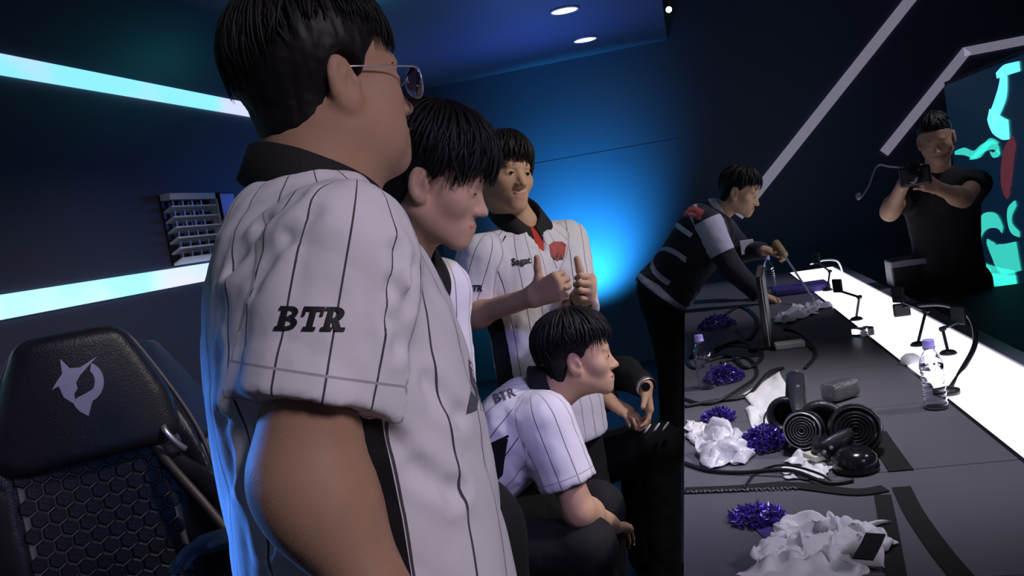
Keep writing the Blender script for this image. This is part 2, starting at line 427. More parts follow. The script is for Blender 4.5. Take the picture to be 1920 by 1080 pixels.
class Group:
    """primitives that matter only inside a bounding sphere"""
    fine = True
    def __init__(s, c, r, fn): s.c = np.asarray(c, F4); s.r = r; s.fn = fn
    def __call__(s, P):
        dc = P - s.c; b = np.sqrt((dc * dc).sum(1)) - s.r
        out = b + .03; near = b < .05
        if near.any(): out[near] = s.fn(P[near])
        return out
def hand_sdf(wr, d, n, t, sc=1.0, curl=(.5, .6, .5), thumb=None, spread=.04, tcurl=.2):
    """wrist, finger direction, palm normal, thumb side -> Group"""
    wr = np.array(wr, float); d = unit(d); n = np.array(n, float); n = unit(n - d * (n @ d)); t0 = np.cross(n, d); t = t0 if t0 @ np.array(t) > 0 else -t0
    pr = []; kn = []
    for i, (off, ln, rd, dl) in enumerate(((.030, .073, .0090, .088), (.010, .081, .0092, .093), (-.010, .075, .0088, .089), (-.028, .058, .0078, .080))):
        k = wr + (d * dl + t * off) * sc; kn.append(k)
        dd = unit(d + t * spread * (1.5 - i)); p = k; ang = 0; seg = []
        for j, (fr, cu) in enumerate(zip((.46, .30, .24), curl)):
            ang += cu; v = dd * math.cos(ang) + n * math.sin(ang)
            q = p + v * ln * fr * sc; seg.append((p, q, rd * sc * (1 - .08 * j), rd * sc * (.92 - .08 * j))); p = q
        pr.append(seg)
    th = unit(thumb) if thumb is not None else unit(d * .7 + t * .7 + n * .3)
    tb = wr + (d * .030 + t * .026 + n * .006) * sc
    tm = tb + th * .042 * sc; tdir = unit(th * math.cos(tcurl) + d * math.sin(tcurl) * .6 + n * math.sin(tcurl) * .6); te = tm + tdir * .030 * sc
    def fn(P):
        pal = None
        for i, k in enumerate(kn):
            x = caps(P, wr + t * (.016 - .010 * i) * sc, k, .0165 * sc, .0125 * sc); pal = x if pal is None else smin(pal, x, .018)
        x = smin(caps(P, wr + (d * .01 + t * .014) * sc, tb + th * .01 * sc, .016 * sc, .0145 * sc), caps(P, tb, tm, .0125 * sc, .0108 * sc), .01)
        x = smin(x, caps(P, tm, te, .0108 * sc, .0088 * sc), .004)
        pal = smin(pal, x, .012)
        for seg in pr:
            f = None
            for s_ in seg:
                y = caps(P, *s_); f = y if f is None else smin(f, y, .003)
            pal = smin(pal, f, .0045)
        return pal
    g = Group(wr + d * .075 * sc, .125 * sc, fn); g.tip = pr[1][-1][1]; g.thumb = te; return g
def ground_foot(an, f):
    return np.array([an[0], an[1], .0]), unit([f[0], f[1], 0])

def wrinkle(seed, amp, lo=.05, hi=.14, n=7, along=(0, 0, 1), aniso=.45):
    rg = np.random.RandomState(seed); ks = []
    al = unit(along)
    for i in range(n):
        k = unit(rg.normal(size=3)); k = unit(k - al * (k @ al) * (1 - aniso)); ks.append((k * 2 * PI / rg.uniform(lo, hi), rg.uniform(0, 6.28)))
    W = np.array([k for k, _ in ks], F4).T; ph = np.array([p for _, p in ks], F4)
    def f(P):
        s = np.sin(P @ W + ph); return ((1 - np.abs(s)) ** 2 - .33).mean(1) * amp * 2.2
    return f

def build_hair(root, hc, Hm, sc, cap, locks, seed, m=None, name='hair', vox=.005, line=None):
    """cap: (centre, radii); locks: dict(n, front, side, back, lift, w, swirl, part)"""
    m = m or MT['hair']; c, r = cap; c = np.array(c); r = np.array(r)
    ly = line or ([-.13, -.085, -.05, -.03, .015, .03, .05, .10], [-.090, -.085, -.070, -.005, .010, .035, .055, .066])
    HmF = Hm.astype(F4); hcF = hc.astype(F4)
    wr = wrinkle(seed + 3, .0035, .012, .035, 8, along=Hm[:, 2], aniso=.3)
    def fn(P):
        Q = (P - hcF) @ HmF / sc
        d = ell(Q, c, r)
        d = smin(d, ell(Q, (0, -.045, -.03), (.064, .055, .06)), .02)
        d = smax(d, (np.interp(Q[:, 1], ly[0], ly[1]) - Q[:, 2]) * .75, .012)
        # clear the ears
        S = Q.copy(); S[:, 0] = np.abs(S[:, 0])
        d = smax(d, -ell(S, (.088, -.008, -.006), (.026, .025, .040)), .006)
        return d * sc + wr(P)
    R = .19 * sc
    v, q = nets(fn, hc - R, hc + R, vox)
    mb = MB(); mb.v = [tuple(x) for x in v]; mb.f = [tuple(x) for x in q]
    rg = random.Random(seed)
    for i in range(locks['n']):
        az = rg.uniform(-PI, PI)
        if rg.random() < locks.get('frontbias', .35): az = rg.gauss(0, .7)
        aa = abs(az)
        th1 = float(np.interp(aa, [0, .6, 1.1, 1.45, 1.9, 2.3, PI], [locks['front'], locks['front'] * 1.02, locks.get('temple', locks['side']), locks['side'], locks['side'], (locks['side'] + locks['back']) / 2, locks['back']]))
        th1 *= rg.uniform(.62, 1.12) if aa < 1.0 else rg.uniform(.78, 1.08)
        th0 = rg.uniform(.02, 1.0) * th1 * .75
        sw = rg.gauss(0, .12) + locks.get('swirl', 0); off0 = rg.uniform(.0, .05); lift = rg.uniform(.3, 1) * locks['lift']
        pts = []; k = 8
        flick = rg.uniform(-.3, 1) * locks.get('flick', .0)
        for j in range(k):
            u = j / (k - 1); th = th0 + (th1 - th0) * u; a2 = az + sw * u
            if th < PI / 2: hz, z = math.sin(th), math.cos(th)
            else: hz, z = 1 - .16 * (th - PI / 2) ** 1.3, -(th - PI / 2)
            o = 1 + off0 + lift * math.sin(PI * min(1, u * .8 + .12)) + flick * u * u
            dv = np.array([hz * math.sin(a2), hz * math.cos(a2), z * (1.0 if z > 0 else .95)])
            # tip the crown backwards
            t = -.32; dv = np.array([dv[0], dv[1] * math.cos(t) - dv[2] * math.sin(t) * -1 * -1, dv[2]]) if False else dv
            p = c + r * dv * o
            pts.append(hc + Hm @ (p * sc))
        wd = rg.uniform(.6, 1.15) * locks['w'] * sc
        nrm = pts[0] - (hc + Hm @ (c * sc))
        mb.tube(pts, [wd * (.5 + .5 * min(1, 3 * x)) * (1 - .85 * max(0, x - .45) / .55) for x in np.linspace(.1, 1, k)], n=5, flat=.4, upv=nrm)
    return mb.build(name, m, root, smooth=True)

def build_collar(root, T, N, rt=.058, stretch=1.08, drop=.055, hgt=.035, flare=.030, gap=.16, tilt=.25, m=None, vdrop=.03, back=.0):
    A = unit(T.S + T.F * tilt); Fv = unit(T.F - A * (T.F @ A)); Rv = np.cross(Fv, A)
    n = 56; vs = []; fs = []
    for i in range(n + 1):
        th = gap + (2 * PI - 2 * gap) * i / n
        c = math.cos(th); fr = (1 + c) / 2                      # 1 at the front
        hb = back - drop * fr ** 1.3 - vdrop * fr ** 8
        fl = flare * (1 + .35 * fr ** 4)
        for rr, hh in ((rt + .002, hb - .012), (rt, hb + hgt), (rt + .004, hb + hgt + .004), (rt + .009, hb + hgt), (rt + fl, hb - .010 - .012 * fr ** 6), (rt + fl - .005, hb - .015 - .012 * fr ** 6)):
            vs.append(N + (Rv * math.sin(th) + Fv * c * stretch) * rr + A * hh)
    for i in range(n):
        for j in range(6): fs.append((i * 6 + j, i * 6 + (j + 1) % 6, (i + 1) * 6 + (j + 1) % 6, (i + 1) * 6 + j))
    fs += [tuple(range(5, -1, -1)), tuple(n * 6 + j for j in range(6))]
    return MB().add(vs, fs).build('collar', m or MT['collar'], root, smooth=True)

def text_tris(body, size, shear=0, offset=0, serif=False, maxe=.012, sx=1.0):
    cu = bpy.data.curves.new('lettering', 'FONT'); cu.body = body; cu.size = size; cu.shear = shear; cu.offset = offset; cu.align_x = 'CENTER'; cu.align_y = 'CENTER'; cu.resolution_u = 3
    o = bpy.data.objects.new('lettering', cu); COL.objects.link(o)
    dg = bpy.context.evaluated_depsgraph_get(); me = bpy.data.meshes.new_from_object(o.evaluated_get(dg))
    bpy.data.objects.remove(o); bpy.data.curves.remove(cu)
    bm = bmesh.new(); bm.from_mesh(me); bpy.data.meshes.remove(me)
    bmesh.ops.triangulate(bm, faces=bm.faces[:])
    for _ in range(5):
        es = [e for e in bm.edges if e.calc_length() > maxe]
        if not es: break
        bmesh.ops.subdivide_edges(bm, edges=es, cuts=1); bmesh.ops.triangulate(bm, faces=bm.faces[:])
    bm.verts.index_update()
    v = np.array([x.co[:2] for x in bm.verts]); f = [tuple(x.index for x in y.verts) for y in bm.faces]; bm.free()
    v[:, 0] *= sx
    return v, f
def poly_tris(poly, maxe=.012):
    bm = bmesh.new(); bm.faces.new([bm.verts.new((x, y, 0)) for x, y in poly]); bmesh.ops.triangulate(bm, faces=bm.faces[:])
    for _ in range(5):
        es = [e for e in bm.edges if e.calc_length() > maxe]
        if not es: break
        bmesh.ops.subdivide_edges(bm, edges=es, cuts=1); bmesh.ops.triangulate(bm, faces=bm.faces[:])
    bm.verts.index_update()
    v = np.array([x.co[:2] for x in bm.verts]); f = [tuple(x.index for x in y.verts) for y in bm.faces]; bm.free()
    return v, f
def decal(name, vf, o, U, W, D, sdf, m, root, lift=.0022, label=None):
    """lay flat print onto a sculpted surface: start from plane o + xU + yW and march along D"""
    v, f = vf; D = unit(D); P = np.array(o) + v[:, :1] * np.array(U) + v[:, 1:] * np.array(W)
    P = P.astype(F4); t = np.zeros(len(P), F4)
    for _ in range(40):
        t += np.clip(sdf(P + t[:, None] * D.astype(F4)), -.02, .05) * .8
    ok = np.abs(sdf((P + t[:, None] * D).astype(F4))) < .004; P = P + (t[:, None] - lift) * D
    f = [x for x in f if all(ok[i] for i in x)]      # print that would fall off the cloth is left out
    used = sorted({i for x in f for i in x}); mp_ = {j: i for i, j in enumerate(used)}; P = P[used] if used else P[:0]; f = [tuple(mp_[i] for i in x) for x in f]
    ob = MB().add(P, f).build(name, m, root)
    if label: ob['label'] = label
    return ob

def person(label, neck, F, S=(0, 0, 1), L=.56, tables=None, head=None, arms=None, legs=None, jersey='jersey', sleeve=None,
           hair=None, vox=.007, fine=.0045, skin='skin', collar=None, vneck=False, wr_amp=.004, shirt_lo=None, seed=1, trousers='softblack',
           neck_r=.056, arm_r=(.048, .042, .040, .028), sleeve_r=(.085, .085), group=None, armhole=.045, neck_fwd=.0, extra=None, cut=None, creases=(), wr_len=(.05, .14), panel_w=.36, long_sleeve=False, name='person'):
    tw, ta, tb, tc = tables or (TW, TA, TB, TC)
    T = Torso(neck, S, F, L, tw, ta, tb, tc)
    base = np.array([T.pel[0], T.pel[1], 0.0])
    root = empty(name, base, label, 'person', group)
    hc, Hm, hs = head['c'], head['M'], head.get('s', 1.0); fat = head.get('fat', 0); smile = head.get('smile', 0)
    hcF = hc.astype(F4); HmF = Hm.astype(F4)
    gh = Group(hc + Hm @ np.array([0, .0, -.0]) * hs, .165 * hs, lambda P: head_sdf((P - hcF) @ HmF / hs, fat, smile) * hs)
    hands = [a['hand'] for a in arms if a.get('hand')]
    nb = hc + Hm @ np.array([0, -.022, -.055]) * hs
    r0, r1, r2, r3 = arm_r
    bmin = float(min(np.interp([.1, .2, .35], tw, tb))); ctop = T.neck - T.S * .12 + T.F * float(np.interp(L - .12, tw, tc)); cbot = T.pel + T.F * float(np.interp(0, tw, tc))
    def body(P):
        d = caps(P, nb, T.neck - T.S * .02 + T.F * neck_fwd, neck_r, neck_r * 1.12)
        d = smin(d, gh(P), .03)
        d = smin(d, caps(P, ctop, cbot, min(.065, .6 * bmin), min(.075, .65 * bmin)), .03)
        for a in arms:
            d = smin(d, caps(P, ctop + T.S * .02, a['sh'], min(.05, .55 * bmin), min(r0, .05)), .03)
            d2 = smin(caps(P, a['sh'], a['el'], r0, r1), caps(P, a['el'], a['wr'], r2, r3), .025)
            bl = a['el'] + (a['wr'] - a['el']) * .22
            d2 = smin(d2, ell(P, bl, (r2 * 1.05,) * 3), .04)
            d = smin(d, d2, .02)
        for h in hands: d = smin(d, h(P), .014)
        for lg in legs:
            d = smin(d, caps(P, lg['hip'], lg['kn'], .06, .045), .03); d = smin(d, caps(P, lg['kn'], lg['an'], .042, .032), .02)
        return d
    pts = [hc, T.pel] + [a[k] for a in arms for k in ('sh', 'el', 'wr')] + [l[k] for l in legs for k in ('hip', 'kn', 'an')] + [h.tip for h in hands] + [h.thumb for h in hands]
    lo = np.min(pts, 0) - .17; hi = np.max(pts, 0) + .17
    fz = [(hc - .13 * hs, hc + .13 * hs, fine)] + [(h.c - .10, h.c + .10, min(fine, .0036)) for h in hands if h.fine]
    v, q = nets(body, lo, hi, .013, fz)
    Q = (v.astype(F4) - hcF) @ HmF / hs; S_ = Q.copy(); S_[:, 0] = np.abs(S_[:, 0]); lu, ll = lips(Q, S_, smile)
    lip = np.clip(1 - np.minimum(lu, ll) / .0018, 0, 1) * (Q[:, 1] > .07)
    link('body', np_mesh('body', v, q, {'lip': lip * .8}), MT[skin], root)
    # ---- trousers and shoes
    def pants(P):
        d = ell((P - T.pel.astype(F4)) @ T.M, (0, 0, -.06), (.165, .125, .15))
        for lg in legs:
            d = smin(d, caps(P, lg['hip'], lg['kn'], .095, .072), .05)
            d = smin(d, caps(P, lg['kn'], lg['an'] + np.array([0, 0, .02]), .072, .055), .03)
        return d + wpt(P)
    wpt = wrinkle(seed + 50, .005, .06, .16, 6)
    pp = [T.pel] + [l[k] for l in legs for k in ('hip', 'kn', 'an')]
    v, q = nets(pants, np.min(pp, 0) - .22, np.max(pp, 0) + .22, .014)
    link('trousers', np_mesh('trousers', v, q), MT[trousers], root)
    for lg in legs:
        an = lg['an']; f = unit(lg.get('toe', T.F * [1, 1, 0])); z0 = an[2] - .08
        def shoe(P, an=an, f=f, z0=z0):
            d = smin(caps(P, an - [0, 0, .035], np.array([an[0], an[1], z0 + .03]) + f * .15, .046, .036), caps(P, an, an - [0, 0, .04], .05, .05), .02)
            return smax(d, z0 - P[:, 2], .01)
        v, q = nets(shoe, np.minimum(an, an + f * .2) - .1, np.maximum(an, an + f * .2) + .1, .012)
        link('shoe', np_mesh('shoe', v, q), MT['shoe'], root)
    # ---- jersey
    wj = wrinkle(seed, wr_amp, *wr_len, along=T.S, aniso=.8); solved = []
    slv = []
    for a in arms:
        fr = a.get('sl', .78); hem = a['sh'] + (a['el'] - a['sh']) * fr; slv.append((a['sh'], hem, unit(a['el'] - a['sh']), a))
    def sleeves(P):
        out = None
        for sh, hem, ax, a in slv:
            ra, rb = a.get('slr', sleeve_r)
            if long_sleeve:
                d = smin(caps(P, sh, a['el'], ra, rb), caps(P, a['el'], a['wr'], rb, rb * .8), .03)
                ax2 = unit(a['wr'] - a['el']); d = smax(d, (P - a['wr'].astype(F4)) @ ax2.astype(F4), .006)
            else:
                d = caps(P, sh, hem + ax * .05, ra, rb); pl = (P - hem.astype(F4)) @ ax.astype(F4)
                d = smax(d, pl, .006)
                d = smax(d, -caps(P, hem - ax * .05, hem + ax * .15, rb - .026, rb + .010), .004)
            out = d if out is None else np.minimum(out, d)
        return out
    lo_w = tw[0] if shirt_lo is None else shirt_lo
    NB = T.neck.astype(F4)
    def tors(P): return T.sdf(P, lo=lo_w)
    def shirt(P):
        d = smin(tors(P), sleeves(P), armhole)
        for a in arms: d = smin(d, caps(P, T.w(0, -.01, T.L - .06), a['sh'], .05, .055), .04)
        d = d + wj(P)
        for ca_, cb_, cr_, cd_ in solved:
            k_ = caps(P, ca_, cb_, 0, 0); d = d + cd_ * (np.exp(-(k_ / cr_) ** 2) - .55 * np.exp(-((k_ - 1.9 * cr_) / cr_) ** 2))
        if extra: d = extra(P, d, T)
        if vneck:      # open placket at the throat
            q = T.co(P); h = q[:, 2] - (T.L - .125)
            q[:, 1] -= np.interp(q[:, 2], tw, tc); wd = np.abs(q[:, 0]) - np.clip(h * .34, 0, .05)
            d = smax(d, -np.maximum(np.maximum(wd, -q[:, 1] + .03), .0 - h), .006)
        return d
    for pl, cr_, cd_ in creases:        # cloth folds: polylines laid on the cloth
        hit = []
        for px, py in pl:
            r_ = ray(px, py); r_ = r_ / np.linalg.norm(r_); t_ = .3
            for _ in range(60): t_ += float(shirt((EYE + r_ * t_)[None].astype(F4))[0]) * .8
            hit.append(EYE + r_ * t_)
        solved.extend((a_, b_, cr_, cd_) for a_, b_ in zip(hit[:-1], hit[1:]))
    pts = [T.w(s_ * .25, f_, u_) for s_ in (-1, 1) for f_ in (-.2, .24) for u_ in (lo_w - .03, T.L + .06)] + [a['sh'] for a in arms] + [h_ for _, h_, _, _ in slv]
    if long_sleeve: pts += [a['wr'] for a in arms] + [a['el'] for a in arms]
    v, q = nets(shirt, np.min(pts, 0) - .10, np.max(pts, 0) + .10, vox)
    vf = v.astype(F4); tq = T.co(vf)
    dt = tors(vf); ds = sleeves(vf)
    st = np.arctan2(tq[:, 1] - np.interp(tq[:, 2], tw, tc), tq[:, 0]) * .17
    ss = np.zeros(len(vf)); hl = np.ones(len(vf)); best = np.full(len(vf), 9.)
    for sh, hem, ax, a in slv:
        inw = unit(T.R * (-1 if (a['sh'] - T.neck) @ T.R > 0 else 1)); inw = unit(inw - ax * (inw @ ax)); sd = np.cross(ax, inw)
        rel = vf - sh.astype(F4); ang = np.arctan2(-(rel @ sd.astype(F4)), -(rel @ inw.astype(F4))) * .085 + .0275
        dd = caps(vf, sh, hem, .08, .08); m_ = dd < best; ss[m_] = ang[m_]; hl[m_] = ((vf - hem.astype(F4)) @ ax.astype(F4) + .024)[m_]; best = np.minimum(best, dd)
    isl = ds < dt
    A = {'stripe': np.where(isl, ss, st + .005), 'seam': np.where(isl, np.where(np.abs(hl) < .03, hl, np.where(ds - dt > -.01, ds - dt, np.sign(hl) * .05)), np.where(ds < .08, ds - dt, 1.)),
         'panel': np.where(isl, .5, np.abs((tq[:, 1] - np.interp(tq[:, 2], tw, tc)) / np.interp(tq[:, 2], tw, tb)) - panel_w + np.clip((tq[:, 2] - (T.L - .20)) * 4, 0, 2))}
    if cut: A.update(cut(vf, T, isl, slv))
    jo = link('jersey' if not long_sleeve else 'jacket', np_mesh('jersey', v, q, A), MT[jersey], root)
    if vneck:
        v, q = nets(lambda P: smax(T.sdf(P, grow=-.006), (T.L - .2) - T.co(P)[:, 2], .01), T.neck - .36, T.neck + .16, .009)
        link('undershirt', np_mesh('undershirt', v, q), MT['red'], root)
    if collar is not None: build_collar(root, T, T.neck + T.F * .004, **collar)
    if hair:
        hair = dict(hair); build_hair(root, hc, Hm, hs, hair.pop('cap'), hair.pop('locks'), seed, vox=max(fine, .0045), **hair)
    # ---- brows and eyes
    for s_ in (-1, 1):
        mb = MB(); P5 = [hc + Hm @ np.array([s_ * x, y, z]) * hs for x, y, z in ((.012, .0895, .0200), (.024, .0895, .0235), (.036, .0845, .0235), (.048, .0745, .0185))]
        mb.tube(P5, [.003 * hs, .0036 * hs, .0030 * hs, .0012 * hs], n=6, flat=.6); mb.build('eyebrow', MT['hair'], root, smooth=True)
        lid = head.get('lid', .4)
        P5 = [hc + Hm @ np.array([s_ * x, y, z]) * hs for x, y, z in ((.0165, .0835, -.003), (.024, .0885, -.0025 + .006 * lid), (.033, .0888, -.0025 + .007 * lid), (.0455, .0785, -.0015))]
        MB().tube(P5, .0014 * hs, n=5).build('eyelash', MT['hair'], root, smooth=True)
        if lid > .1:
            e = MB()
            u = np.linspace(-1, 1, 9); top = [(.031 + .0135 * x, .0885 - .004 * x * x - (.0025 * max(0, x)), -.003 + (.002 + .0055 * lid) * (1 - x * x)) for x in u]; bot = [(.031 + .0135 * x, .0885 - .004 * x * x - (.0025 * max(0, x)), -.003 - .0035 * (1 - x * x)) for x in u[::-1]]
            e.prism([(i, 0) for i in range(18)], (0, 0, 0), (0, 0, 0), (0, 0, 0), (0, 0, 0), 0)
            pts_ = [hc + Hm @ np.array([s_ * x, y + .0006, z]) * hs for x, y, z in top + bot]; bk = [p - Hm[:, 1] * .004 * hs for p in pts_]
            e = MB().add(pts_ + bk, [tuple(range(18)), tuple(range(35, 17, -1))] + [(i, (i + 1) % 18, 18 + (i + 1) % 18, 18 + i) for i in range(18)])
            eo = e.build('eye', MT['eye'], root)
            MB().lathe([(.0, .0), (.0045 * hs, 0), (.0045 * hs, .003 * hs), (0, .0034 * hs)], hc + Hm @ np.array([s_ * .031, .0868, -.0015]) * hs, ax=Hm[:, 1], n=12).build('iris', MT['iris'], eo)
    return root, T, shirt
def leg(hip, kn, an, toe=None):
    d = dict(hip=np.array(hip), kn=np.array(kn), an=np.array(an))
    if toe is not None: d['toe'] = np.array(toe)
    return d
def stand_legs(T_pel, F, width=.09, stance=.11, bend=.02, floor=0.0):
    F = unit([F[0], F[1], 0]); R = np.array([F[1], -F[0], 0]); out = []
    for s in (1, -1):
        hip = T_pel + R * s * width - np.array([0, 0, .05]); an = np.array([T_pel[0], T_pel[1], floor + .08]) + R * s * stance - F * .02
        kn = (hip + an) / 2 + F * bend; out.append(leg(hip, kn, an, unit(F + R * s * .2)))
    return out

def slab_btr(k, shear=.25):
    """the team letters B T R in a heavy slab-serif cut"""
    def bowl(cx, cy, ro, ri):
        a = np.linspace(PI / 2, -PI / 2, 12)
        return [(cx + ro[0] * math.cos(t), cy + ro[1] * math.sin(t)) for t in a] + [(cx + ri[0] * math.cos(t), cy + ri[1] * math.sin(t)) for t in a[::-1]]
    def bx(x0, y0, x1, y1): return [(x0, y0), (x1, y0), (x1, y1), (x0, y1)]
    B = [bx(.12, 0, .38, 1), bx(0, 0, .5, .15), bx(0, .85, .5, 1), bx(.3, .43, .5, .57), bowl(.46, .73, (.38, .27), (.14, .11)), bowl(.48, .28, (.44, .28), (.18, .12))]
    T_ = [bx(0, .82, .9, 1), bx(0, .6, .14, .9), bx(.76, .6, .9, .9), bx(.32, 0, .58, .9), bx(.18, 0, .72, .15)]
    R_ = [bx(.12, 0, .38, 1), bx(0, 0, .5, .15), bx(0, .85, .5, 1), bx(.3, .40, .5, .54), bowl(.45, .70, (.40, .30), (.15, .13)), [(.38, .46), (.66, .46), (.92, 0), (.62, 0)], bx(.62, 0, 1.04, .15)]
    vs = []; fs = []; n = 0
    for x0, L in ((-1.48, B), (-.47, T_), (.46, R_)):
        for pl in L:
            v, f = poly_tris([((x + x0 + shear * (y - .5)) * k, (y - .5) * k) for x, y in pl], .008); vs.append(v); fs += [tuple(i + n for i in t) for t in f]; n += len(v)
    return np.concatenate(vs), fs

# ------------------------------------------------------------------ the setting
XW, YB, ZC = -2.2, 7.52, 2.68
def struct(o): o['kind'] = 'structure'; return o
struct(MB().box((1.2, 3.2, -.05), (8, 9.6, .1)).build('floor', MT['floor']))
struct(MB().box((XW - .05, 3.2, ZC / 2), (.1, 8.8, ZC)).build('wall_left', MT['wall']))
wb = struct(MB().box((-1.1, YB + .05, .93), (2.26, .1, 1.86)).build('wall_back', MT['backwall']))
MB().box((-1.1, YB + .0515, 1.86 + .0025 + (ZC - 1.865) / 2), (2.26, .097, ZC - 1.865)).build('panel', MT['backwall'], wb)
struct(MB().box((2.47, YB + .05, 2.4), (4.88, .1, 4.8)).build('wall_stage', MT['backwall']))
struct(MB().box((4.9, 3.2, 2.4), (.1, 8.8, 4.8)).build('wall_right', MT['blackwall']))
struct(MB().box((-1.11, 3.2, ZC + .06), (2.28, 8.8, .12)).build('ceiling', MT['ceil']))
struct(MB().box((2.5, 4.2, 4.85), (5.0, 6.8, .1)).build('ceiling_stage', MT['blackwall']))
# LED lines along the left wall
for k, (ya, yb_) in enumerate(((103, 141), (553, 600))):
    z1 = onx(0, ya, XW)[2]; z0 = onx(0, yb_, XW)[2]; zm = (z0 + z1) / 2; h = z1 - z0
    o = struct(MB().box((XW + .008, 3.2, zm), (.016, 8.6, h)).build('trim_%d' % (k + 1), MT['led']))
    o['label'] = ['upper cyan LED strip along the left wall', 'lower cyan LED strip along the left wall'][k]
# faintly glowing diagonal LED lines (glow set in the material) on the dark stage wall
def wall_bar(p, q, wd, name, lab):
    a = ony(*p, YB); b = ony(*q, YB); d = unit(b - a); n = np.cross(d, [0, 1, 0]); n = unit(n)
    m = MB().prism([(0, -wd / 2), (1, -wd / 2), (1, wd / 2), (0, wd / 2)], a - [0, 0.02, 0] + np.array([0, 0.0, 0]), b - a, n, (0, .04, 0), 1.0)
    o = m.build(name, MT['leddim']); o['kind'] = 'structure'; o['label'] = lab; return o
wall_bar((1712, -8), (1384, 405), .085, 'trim_3', 'long diagonal white LED line on the dark stage wall')
wall_bar((1812, 95), (1657, 287), .075, 'trim_4', 'short diagonal white LED line behind the man filming')
wall_bar((1930, 74), (1806, 98), .07, 'trim_5', 'level white LED line at the upper right of the stage wall')
# ceiling downlights
for (px, py, r, lab) in ((1058, 18, .085, 'large recessed ceiling downlight nearest the top of the blue ceiling'), (1097, 73, .085, 'recessed ceiling downlight nearer the back wall')):
    p = onz(px, py, ZC); e = empty('ceiling_downlight', p, lab, 'downlight', 'recessed ceiling downlights')
    MB().lathe([(r * 1.0, -.001), (r * 1.18, -.001), (r * 1.18, -.008), (r * 1.0, -.012), (r * 1.0, -.001)], p, n=28).build('bezel', MT['silver'], e, smooth=True)
    MB().lathe([(0, -.006), (r, -.006), (r, -.001), (0, -.001)], p, n=28).build('lens', MT['downlight'], e)
p = at(1254, 18, 7.0); e = empty('stage_spotlight', p, 'tiny bright stage lamp high above the dark wall', 'lamp')
MB().lathe([(0, .0), (.022, .0), (.024, -.01), (.0, -.012)], p, ax=unit(np.array(p) - EYE), n=14).build('lens', MT['downlight'], e)
MB().lathe([(.026, -.012), (.03, 0), (.03, .08), (0, .09)], p, ax=unit(np.array(p) - EYE), n=14).build('housing', MT['black'], e)
MB().tube([p + [0, .05, .03], [p[0], p[1] + .05, 4.8]], .008, n=6).build('drop_rod', MT['black'], e)

# wall vent with slats
y0, y1, z0, z1 = 3.36, 3.74, 1.455, 1.765
e = empty('wall_vent', (XW, (y0 + y1) / 2, z0), 'pale slatted metal vent set in the left wall above the lower LED strip', 'vent')
xf = XW + .03
MB().box((XW + .004, (y0 + y1) / 2 + .07, (z0 + z1) / 2), (.006, y1 - y0 + .14, z1 - z0)).build('backing', MT['gloss'], e)
MB().box((xf, (y0 + y1) / 2, z1 - .014), (.05, y1 - y0, .028)).build('frame_rail', MT['slat'], e)
MB().box((xf, y1 - .006, (z0 + z1) / 2), (.05, .012, z1 - z0)).build('frame_rail', MT['slat'], e)
for k in range(6):
    z = z1 - .068 - k * .0455
    a = -.45; R = np.array([[math.cos(a), 0, math.sin(a)], [0, 1, 0], [-math.sin(a), 0, math.cos(a)]])
    MB().box((xf, (y0 + y1) / 2, z), (.05, y1 - y0 - .01, .008), R).build('slat', MT['slat'], e)
for k in range(5):
    MB().box((XW + .02, y0 + .06 + k * .075, (z0 + z1) / 2), (.012, .010, z1 - z0 - .03)).build('damper_blade', MT['silver'], e)
MB().box((XW + .035, y1 + .075, (z0 + z1) / 2), (.06, .14, z1 - z0), bev=.006).build('side_box', MT['gloss'], e)

# low dark deck beyond the desk and the screen on its right
struct(MB().box((2.55, 2.75, .66), (3.1, 3.9, .06), bev=.01).build('floor_stage', MT['ledge' if False else 'floor']))
XS = at(1815, 520, 5.7)[0]
sb = at(1815, 520, 5.7); YE = sb[1]; ZS = onx(1896, 102, XS)[2]
def scr(px, py): q = onx(px, py, XS - .012); return q
e = empty('led_screen', (XS, YE - 1.5, 0), 'tall stage screen glowing with teal scroll ornament at the right edge', 'screen')
mscreen = mat('screen_picture_dark', (.002, .004, .01), .3, em=(.004, .022, .055), es=.5, noise_amt=.1)
teal = mat('screen_picture_teal', (.02, .3, .28), .3, em=(.05, .72, .60), es=.85)
cyan = mat('screen_picture_cyan', (.2, .6, .7), .3, em=(.12, .90, .98), es=1.25)
maroon = mat('screen_picture_maroon', (.1, .03, .04), .3, em=(.16, .035, .05), es=.55)
MB().box((XS + .04, YE - 1.5, (sb[2] + ZS) / 2), (.08, 3.0, ZS - sb[2])).build('cabinet', MT['black'], e)
MB().box((XS - .004, YE - 1.5, (sb[2] + ZS - .02) / 2), (.008, 2.98, ZS - .03 - sb[2])).build('display', mscreen, e)
for yy in (YE - .3, YE - 2.6): MB().box((XS + .04, yy, sb[2] / 2), (.08, .12, sb[2])).build('support_post', MT['black'], e)
def ribbon(pts, ws, name, m):
    """flat scroll drawn on the screen face"""
    P = spline([scr(*p) for p in pts], 26); w_ = np.interp(np.linspace(0, 1, 26), np.linspace(0, 1, len(ws)), ws)
    vs = []; fs = []
    for i in range(26):
        t = unit(P[min(i + 1, 25)] - P[max(i - 1, 0)]); n = np.cross(t, [1, 0, 0]); vs += [P[i] + n * w_[i] / 2, P[i] - n * w_[i] / 2]
    for i in range(25): fs.append((2 * i, 2 * i + 1, 2 * i + 3, 2 * i + 2))
    MB().add(vs, fs).build(name, m, e)
ribbon([(1790, 287), (1808, 284), (1826, 290), (1842, 278), (1862, 272), (1873, 284), (1862, 291), (1856, 284)], [.02, .05, .045, .05, .05, .045, .03, .01], 'scroll', teal)
ribbon([(1818, 298), (1836, 288), (1856, 266), (1872, 268)], [.01, .05, .04, .01], 'scroll', teal)
